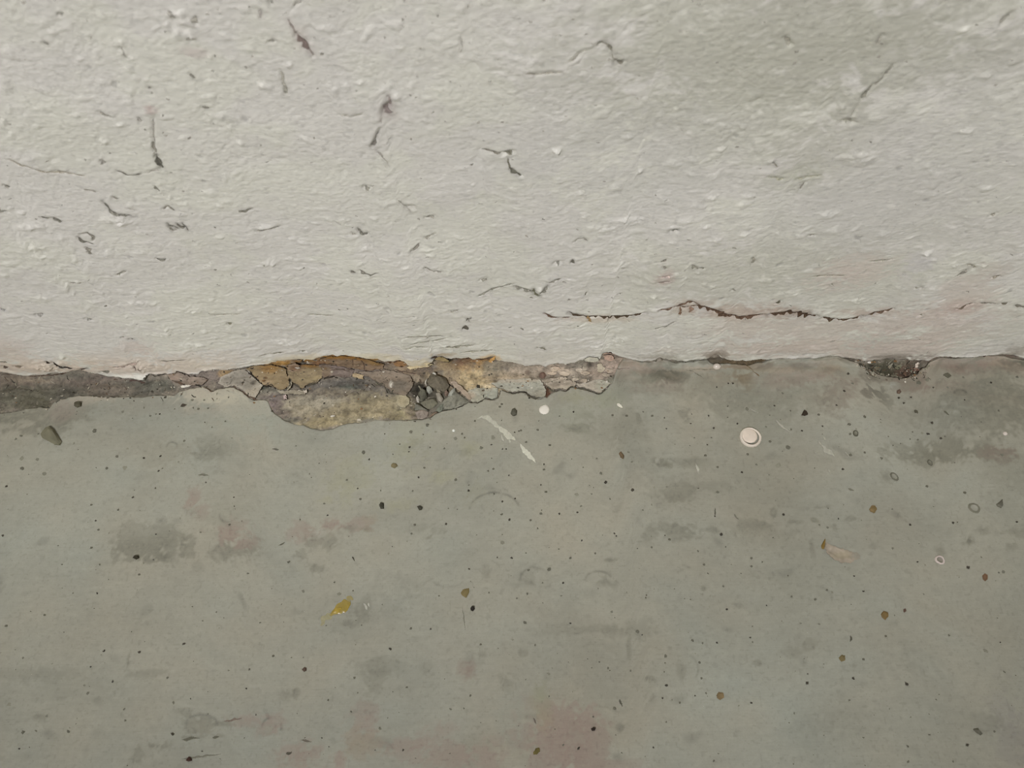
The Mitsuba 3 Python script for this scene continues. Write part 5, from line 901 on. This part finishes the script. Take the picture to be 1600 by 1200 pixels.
smear('resin_drop__body', [(516, 962), (524, 956), (533, 949), (540, 945), (548, 942)], 9.5, (140, 122, 58), bulge=0.0006, bsdf='glossy', taper=(0.6, 0.22), seed=401, jag=0.05)
smear('resin_drop__bright_core', [(520, 959), (526, 955), (534, 950)], 5.0, (152, 130, 54), bulge=0.0009, bsdf='glossy', taper=(0.4, 0.4), seed=402, jag=0.05, lift=0.0006)
smear('resin_drop__tail', [(502, 978), (507, 969), (513, 962), (520, 957)], 5.5, (142, 137, 108), bulge=0.00002, taper=(0.5, 0.3), seed=403, jag=0.15, lift=0.0001)
smear('resin_drop__tip', [(541, 940), (546, 935), (552, 937)], 4.5, (138, 128, 88), bulge=0.0002, taper=(0.4, 0.4), seed=404, jag=0.2)
tag('resin_drop', 'yellow glossy resin drop smeared on the lower left of the floor', 'drop')

# pale husk with a brown tip
w = [(1288, 846), (1296, 851), (1308, 856), (1322, 860), (1336, 864), (1345, 868), (1341, 874), (1330, 879), (1316, 880), (1303, 875), (1293, 866), (1288, 857)]
m, c = flake(w, (139, 129, 113), thick=0.35, lift=0.15, curl=0.7, seed=410, tilt=(0.3, 1), hfun=floor_h, K=KF, spots=[(1315, 868, 18, 5, (146, 136, 112), 0.6, 0.6), (1340, 868, 10, 8, (130, 126, 112), 0.8, 0.6)])
put('insect_husk__shell', m, c, 'dull')
m, c = chip([(1283, 853), (1286, 847), (1289, 842), (1289, 851), (1287, 858), (1284, 857)], (104, 84, 40), 1.2, floor_h(*[np.array([q]) for q in at(1286, 852)])[0], 411, K=KF)
put('insect_husk__tip', m, c, 'dull', label='brown pointed tip')
tag('insect_husk', 'pale translucent crescent-shaped husk with a brown tip on the right of the floor', 'husk')

# white scratches in the floor paint
for i, (pts, w, rgb, lab) in enumerate([
    ([(746, 655), (752, 652), (760, 653), (770, 660), (779, 668), (785, 672)], 3.2, (168, 166, 149), 'upper end of the long white scratch'),
    ([(779, 667), (790, 676), (798, 681), (806, 688)], 4.6, (176, 174, 156), 'widest stretch of the long white scratch'),
    ([(813, 694), (820, 704), (828, 714), (837, 723)], 3.4, (186, 184, 166), 'lower end of the long white scratch'),
    ([(783, 680), (788, 690)], 1.4, (164, 162, 146), None), ([(795, 686), (797, 693)], 1.4, (164, 162, 146), None),
    ([(964, 631), (968, 634), (973, 637)], 2.4, (200, 196, 178), 'short bright scratch right of the peeled joint'),
    ([(1212, 656), (1218, 663), (1226, 669), (1236, 676)], 1.4, (156, 153, 138), 'fine scratch right of the round disc'),
    ([(1172, 639), (1180, 643), (1186, 645)], 1.2, (144, 142, 127), None),
    ([(1283, 694), (1290, 702), (1297, 708), (1304, 714)], 3.2, (154, 152, 137), 'pale grey scratch right of the fine one'), ([(1286, 682), (1291, 688)], 1.4, (150, 148, 132), None), ([(1278, 689), (1284, 696)], 1.2, (150, 148, 132), None), ([(1320, 705), (1328, 714)], 1.0, (144, 142, 127), None), ([(1273, 705), (1279, 712)], 1.0, (142, 140, 125), None), ([(1294, 733), (1299, 742)], 1.2, (146, 144, 128), None),
    ([(1087, 725), (1090, 732), (1091, 741)], 1.3, (162, 160, 144), 'short vertical scratch in mid floor'),
    ([(568, 942), (572, 948), (574, 954)], 1.3, (160, 158, 144), None), ([(575, 942), (578, 948)], 1.2, (158, 156, 142), None)]):
    smear('floor__scratch', pts, w, rgb, label=lab, bulge=0.0001, taper=(0.25, 0.35), seed=420 + i, jag=0.16)
for i, (pts, w, rgb) in enumerate([([(722, 948), (725, 965), (727, 985)], 0.7, (116, 114, 100)), ([(1329, 993), (1330, 999), (1328, 1003)], 1.6, (74, 72, 60)), ([(968, 1092), (970, 1098), (972, 1104)], 1.5, (84, 82, 70)), ([(1147, 802), (1150, 808), (1154, 812)], 1.5, (108, 106, 92)), ([(1117, 794), (1117, 806)], 1.2, (80, 78, 66)), ([(435, 852), (445, 847)], 1.6, (92, 90, 76)), ([(550, 870), (554, 877)], 1.2, (70, 68, 56)), ([(284, 1186), (300, 1184), (320, 1181), (345, 1178)], 1.6, (108, 106, 92)), ([(285, 1156), (300, 1154), (312, 1153)], 1.8, (92, 90, 76)), ([(332, 1152), (343, 1150)], 1.8, (94, 92, 78)), ([(447, 1178), (456, 1174)], 1.8, (78, 74, 62)), ([(470, 1156), (488, 1159)], 1.8, (96, 90, 78)), ([(350, 1127), (365, 1125), (378, 1122)], 1.8, (112, 100, 88)), ([(425, 702), (436, 702)], 1.8, (92, 90, 78)), ([(1474, 642), (1483, 649)], 1.4, (88, 86, 72)), ([(1428, 641), (1434, 646)], 2.2, (76, 74, 60)), ([(833, 1122), (838, 1132)], 1.2, (96, 88, 78)), ([(282, 635), (287, 633), (292, 632)], 2.0, (66, 60, 50)), ([(310, 742), (326, 743)], 1.6, (104, 102, 88)), ([(1325, 763), (1335, 767)], 1.5, (110, 108, 94))]):
    smear('floor__scuff', pts, w, rgb, bulge=0.0, taper=(0.3, 0.4), seed=450 + i, jag=0.2)

# small grit, grain by grain: (px, py, radius px, tone 0 black to 2 pale grey)
GRAINS = [
    (192, 644, 3, 2), (288, 689, 3, 1), (148, 673, 4, 1), (33, 681, 3, 1), (25, 686, 3, 1), (225, 716, 3, 0), (251, 713, 3, 0), (183, 714, 3, 1), (248, 736, 3, 0), (167, 732, 3, 1), (34, 716, 4, 2), (58, 718, 4, 2), (35, 732, 4, 1), (70, 740, 4, 2), (322, 754, 2.2, 0), (243, 763, 1.6, 0), (208, 777, 3, 0), (366, 777, 2.2, 0), (10, 760, 3, 0), (143, 789, 1.6, 0), (185, 797, 2.4, 1), (150, 814, 2.6, 0), (250, 647, 2.8, 0), (235, 650, 2.4, 1), (225, 637, 2.4, 1), (301, 625, 3, 1), (319, 625, 2.6, 1), (357, 621, 2.2, 1), (258, 621, 3, 0), (116, 693, 3, 2), (200, 701, 2.4, 2), (279, 722, 2.2, 2), (195, 731, 4, 2), (312, 743, 3, 2), (244, 647, 2, 1), (273, 639, 2.4, 1), (325, 638, 2.6, 1), (302, 637, 2, 1), (310, 639, 1.8, 1), (60, 678, 2, 1), (110, 670, 2.4, 2),
    (244, 835, 2, 0), (240, 875, 2, 0), (5, 837, 3, 0), (143, 856, 3, 1), (154, 828, 2.4, 1), (152, 927, 3, 0), (388, 896, 3, 1), (282, 810, 2.4, 2), (359, 820, 1.8, 0), (171, 833, 2.4, 2), (156, 882, 2.6, 1), (213, 891, 2, 2), (218, 898, 1.8, 1),
    (577, 718, 3, 0), (568, 707, 4, 1), (614, 710, 2, 0), (640, 699, 2.6, 0), (639, 706, 2, 0), (642, 675, 3.4, 1), (668, 664, 3.6, 1), (681, 675, 3, 2), (712, 685, 4, 2), (722, 678, 1.8, 0), (726, 684, 1.6, 0), (654, 746, 2.8, 0), (559, 763, 2, 0), (542, 750, 1.6, 0), (697, 819, 3, 0), (613, 854, 2, 0), (595, 767, 2.4, 1), (732, 767, 3, 0), (770, 684, 4.4, 2), (752, 700, 3.4, 1), (768, 695, 2.2, 0), (785, 702, 2, 0), (791, 702, 2.6, 0), (771, 733, 1.6, 0), (763, 736, 1.6, 0), (795, 743, 2.2, 0), (785, 784, 2.8, 0), (796, 812, 3.2, 0), (512, 805, 2.4, 0), (469, 812, 1.4, 0), (451, 878, 3, 1), (523, 910, 2.2, 1), (530, 928, 3.4, 2), (474, 924, 3.2, 2), (733, 889, 2.4, 0), (777, 871, 2, 0), (799, 872, 2.4, 0), (507, 787, 2.4, 1), (663, 731, 1.6, 0), (694, 701, 2.4, 1), (645, 767, 2, 1), (672, 699, 2.2, 1), (712, 750, 1.8, 1), (643, 834, 2, 1), (563, 780, 1.8, 1), (607, 865, 2.2, 2), (648, 820, 1.8, 1),
    (896, 644, 3, 0), (939, 740, 3.2, 1), (946, 754, 3.6, 0), (988, 766, 3.8, 0), (850, 726, 2.2, 0), (850, 734, 1.6, 0), (845, 758, 2.2, 0), (853, 769, 1.8, 0), (805, 779, 2.6, 0), (784, 804, 3, 1), (874, 803, 2.8, 0), (902, 801, 2.8, 0), (908, 791, 3, 1), (845, 803, 3, 1), (840, 826, 1.6, 0), (829, 813, 1.8, 0), (1079, 662, 2.6, 0), (1041, 670, 2.2, 0), (1005, 644, 2, 0), (1019, 650, 1.8, 0), (1038, 653, 2, 0), (1085, 684, 2.2, 1), (987, 722, 2.6, 1), (909, 845, 2.4, 0), (800, 872, 3, 0), (891, 872, 3, 1), (858, 890, 4.2, 1), (826, 891, 3, 1), (880, 911, 2.6, 0), (785, 848, 4, 2), (1018, 855, 2.6, 1), (996, 857, 2.2, 1), (1091, 861, 2.8, 1), (960, 834, 2.6, 0), (963, 838, 2.2, 0), (811, 674, 2, 0), (804, 676, 2.2, 0), (840, 672, 1.6, 0), (814, 673, 1.6, 0), (822, 691, 1.6, 1), (859, 696, 1.8, 1), (932, 717, 2.4, 1), (924, 772, 2, 1), (953, 780, 2, 1), (901, 773, 4, 2), (772, 772, 2, 1), (784, 657, 2, 0), (742, 658, 1.8, 0), (781, 636, 1.8, 0), (784, 632, 1.8, 0), (1004, 797, 2.2, 1), (1018, 789, 2, 2), (982, 707, 2.4, 1), (979, 650, 1.8, 1), (957, 649, 1.8, 1), (730, 776, 2, 2), (848, 911, 2, 1), (873, 858, 2, 1), (930, 865, 1.8, 1),
    (1159, 738, 3.6, 0), (1121, 769, 3.2, 1), (1117, 807, 2.4, 0), (1127, 835, 3.8, 0), (1039, 837, 2.2, 0), (1224, 804, 3.2, 0), (1136, 952, 3.2, 0), (1198, 946, 2.2, 0), (1174, 872, 3, 1), (1158, 896, 2.2, 1), (1191, 878, 2.2, 1), (1100, 882, 1.8, 1), (1130, 916, 2.4, 1), (1274, 936, 3, 1), (1106, 896, 2.2, 1), (1216, 727, 5, 2), (1134, 854, 2, 1), (1022, 762, 2.6, 2), (1042, 761, 3, 2), (1121, 730, 1.8, 1), (1182, 726, 2.4, 1), (1102, 712, 2, 1), (1174, 885, 2.6, 1), (1009, 934, 1.6, 0), (1237, 933, 2.6, 2), (1143, 882, 2.4, 2), (1046, 843, 2, 1),
    (1253, 673, 3, 0), (1285, 666, 2.8, 0), (1328, 678, 3, 1), (1450, 678, 3.4, 0), (1441, 677, 3, 2), (1470, 685, 3.4, 0), (1407, 693, 2.4, 1), (1317, 733, 3, 0), (1377, 716, 3, 1), (1489, 817, 3.2, 0), (1588, 816, 3, 0), (1422, 820, 2.6, 0), (1310, 810, 2.4, 0), (1395, 857, 2.8, 1), (1433, 878, 2.6, 0), (1512, 887, 3.8, 0), (1334, 900, 2.6, 0), (1349, 924, 3, 0), (1292, 922, 3, 1), (1300, 925, 2.8, 2), (1443, 929, 2.4, 2), (1328, 663, 3, 1), (1548, 598, 3, 0), (1507, 625, 2.2, 0), (1456, 661, 3.4, 0), (1351, 651, 3.2, 1), (1589, 589, 3, 1), (1423, 621, 3, 0), (1404, 622, 3.2, 0), (1458, 606, 2.6, 0), (1412, 630, 2.6, 0), (1346, 813, 2.4, 2), (1567, 894, 4, 2), (1560, 895, 2.4, 1), (1280, 820, 2.8, 1), (1293, 824, 2.6, 1), (1434, 687, 2.4, 1), (1388, 682, 2.2, 1), (1560, 642, 1.8, 1), (1480, 605, 2.4, 2), (1448, 760, 2, 2), (1507, 770, 2, 2), (1351, 707, 2, 1), (1565, 711, 3, 1), (1376, 660, 2.2, 2), (1435, 598, 4, 1), (1448, 594, 3.6, 1), (1505, 590, 2.4, 1),
    (1138, 599, 2.8, 0), (1145, 599, 2.8, 0), (1120, 605, 2.4, 0), (1210, 634, 2.6, 0), (1307, 633, 2.8, 0), (1325, 584, 3.2, 0), (1319, 611, 3.2, 0), (1115, 669, 2.6, 0), (1107, 650, 2.4, 0), (1152, 662, 2.2, 0), (1197, 667, 2.4, 1), (1105, 695, 2.4, 0), (1223, 614, 2.4, 1), (1329, 711, 2, 1), (1279, 648, 2, 1), (1137, 635, 2.4, 1), (1167, 639, 3.2, 1), (1235, 642, 1.6, 1), (1203, 690, 2, 1), (1236, 671, 1.8, 0), (1231, 699, 5, 1), (1168, 710, 2, 1), (1332, 599, 2.6, 1), (1326, 663, 3, 1),
    (927, 1120, 1.6, 1), (891, 974, 3, 0), (1003, 992, 2.6, 0), (996, 987, 4, 1), (820, 973, 3.2, 1), (836, 1008, 2.8, 1), (1174, 1098, 2.6, 0), (1120, 1004, 2.8, 0), (1098, 1005, 2.4, 1), (1082, 1001, 3, 1), (1172, 996, 2.8, 0), (1176, 1003, 2.4, 1), (1086, 1087, 2.4, 0), (1041, 1128, 2.4, 1), (1035, 1091, 3, 0), (1041, 1071, 3.8, 0), (960, 1107, 3.4, 1), (1096, 1060, 2.8, 1), (1021, 1168, 2.8, 0), (904, 1169, 3.4, 0), (880, 1164, 2.6, 1), (985, 1048, 2.8, 1), (950, 1044, 3, 1), (1040, 1025, 3.2, 1), (1093, 1035, 2.6, 1), (1103, 1083, 2.2, 1), (858, 1088, 2.4, 1), (857, 1053, 3.2, 2), (801, 1000, 2.4, 2), (956, 956, 2.4, 2), (1010, 930, 1.6, 1), (808, 935, 2.6, 1), (824, 928, 2, 1), (1115, 1189, 3, 1), (1062, 1098, 2, 2),
    (1416, 1069, 4.4, 0), (1333, 1060, 3.4, 0), (1261, 1067, 4, 0), (1262, 1053, 2.2, 0), (1511, 1164, 4, 0), (1482, 993, 3, 1), (1562, 1004, 2.2, 0), (1539, 1017, 4.6, 2), (1569, 1050, 2.8, 1), (1418, 1166, 3, 1), (1419, 1190, 3, 1), (1489, 1190, 3, 1), (1452, 1148, 2.8, 1), (1467, 1085, 2.4, 1), (1462, 1093, 2.2, 1), (1384, 994, 1.8, 0), (1349, 1030, 2, 0), (1241, 1115, 2.4, 1), (1280, 975, 3, 2), (1251, 974, 2.6, 2), (1553, 1143, 2.8, 1), (1327, 1094, 2.2, 1), (1237, 932, 2.6, 1),
    (70, 961, 1.8, 0), (10, 978, 2, 0), (163, 1017, 3.4, 0), (218, 1019, 3.4, 0), (142, 1042, 2.8, 0), (288, 1006, 3.4, 0), (176, 1065, 3, 0), (137, 1083, 3, 1), (194, 1108, 2.4, 1), (390, 1046, 2, 0), (385, 1076, 2.6, 0), (298, 1092, 2.2, 0), (271, 1098, 3, 1), (270, 1147, 4, 0), (36, 1144, 4, 1), (56, 1142, 2.8, 1), (107, 1143, 3.2, 1), (30, 1170, 3, 0), (196, 1126, 1.8, 0), (316, 1174, 2.8, 0), (14, 1101, 4.4, 2), (262, 1059, 2.4, 1), (36, 1028, 2.8, 2), (132, 1071, 2.4, 2), (73, 1119, 3, 2),
    (610, 1014, 3.2, 0), (673, 983, 2.8, 0), (554, 1059, 1.8, 0), (513, 1094, 1.8, 1), (704, 1108, 2.8, 1), (725, 1107, 2.4, 1), (594, 1138, 3, 1), (503, 1153, 2.2, 0), (514, 1167, 2.2, 0), (630, 1172, 3, 0), (586, 1172, 2.2, 0), (735, 1087, 2, 1), (407, 973, 2.6, 1), (400, 1117, 2.4, 0), (686, 931, 2.4, 1), (751, 1007, 1.8, 0), (642, 982, 2, 2), (427, 1025, 2, 1), (764, 926, 1.6, 1), (549, 1112, 3, 1), (636, 1074, 1.6, 1)]
from collections import Counter
ZONES = [(lambda x, y: y < 720 and x < 700, 'near the left half of the joint'), (lambda x, y: y < 720 and x < 1130, 'near the middle of the joint'), (lambda x, y: y < 720, 'near the right end of the joint'),
         (lambda x, y: y < 930 and x < 420, 'around the dark stain on the left'), (lambda x, y: y < 930 and x < 900, 'in the middle of the floor'), (lambda x, y: y < 930 and x < 1230, 'right of the middle of the floor'), (lambda x, y: y < 930, 'around the pale husk on the right'),
         (lambda x, y: x < 400, 'in the lower left corner'), (lambda x, y: x < 800, 'around and below the yellow drop'), (lambda x, y: x < 1200, 'around the pink stain at the bottom'), (lambda x, y: True, 'in the lower right corner')]
TONE = [((62, 58, 48), 'tiny near-black'), ((100, 98, 84), 'tiny dark grey'), ((120, 118, 103), 'tiny faint grey')]
seen, r = set(), np.random.default_rng(9)
GRAINS = sorted({(int(g[0]), int(g[1])): g for g in GRAINS}.values(), key=lambda g: -g[2])
small = GRAINS[300:]
for i, (px, py, rad, tone) in enumerate(GRAINS[:300]):
    c, p = seat(px, py)
    sx, sy = px_scale(px, py)
    m = trimesh.creation.icosphere(1 if rad > 3 else 0)
    v = m.vertices * r.uniform(0.6, 1.25, (len(m.vertices), 1))
    hgt = (0.5, 0.32, 0.16)[tone]
    R = rad * (0.64 if tone == 0 else 0.78)
    v = v * [R * sx * r.uniform(0.85, 1.25), R * sy * r.uniform(0.75, 1.05), R * sx * hgt]
    a = r.uniform(-0.9, 0.9)
    v = v @ np.array([[math.cos(a), math.sin(a), 0], [-math.sin(a), math.cos(a), 0], [0, 0, 1]])
    v = v + p + [0, 0, R * sx * hgt * 0.35]
    zone = next(z for fn, z in ZONES if fn(px, py))
    put('grit_grain', (v, m.faces), lin(TONE[tone][0]) / KF * r.uniform(0.8, 1.2), 'dull', label=f'{TONE[tone][1]} grit grain {zone}', cat='grain', group=f'{TONE[tone][1]} grit grains {zone}')
vs, fs, nv = [], [], 0
for px, py, rad, tone in small + [(r.uniform(-100, 1700), r.uniform(640, 1260), r.uniform(0.6, 1.2), 0) for _ in range(300)]:
    c = at(px, py)
    if c[1] > np.interp(c[0], XS, uf) - 0.004:
        continue
    c, p = seat(px, py)
    sx, sy = px_scale(px, py)
    m = trimesh.creation.icosphere(0)
    vs.append(m.vertices * [rad * sx * r.uniform(0.8, 1.5), rad * sy, rad * sx * 0.5] + p + [0, 0, rad * sx * 0.2])
    fs.append(m.faces + nv); nv += 12
put('dust_grains', (np.vstack(vs), np.vstack(fs)), lin((94, 91, 77)) / KF, 'dull', label='fine dark dust grains strewn over the whole floor', cat='dust', kind='stuff')
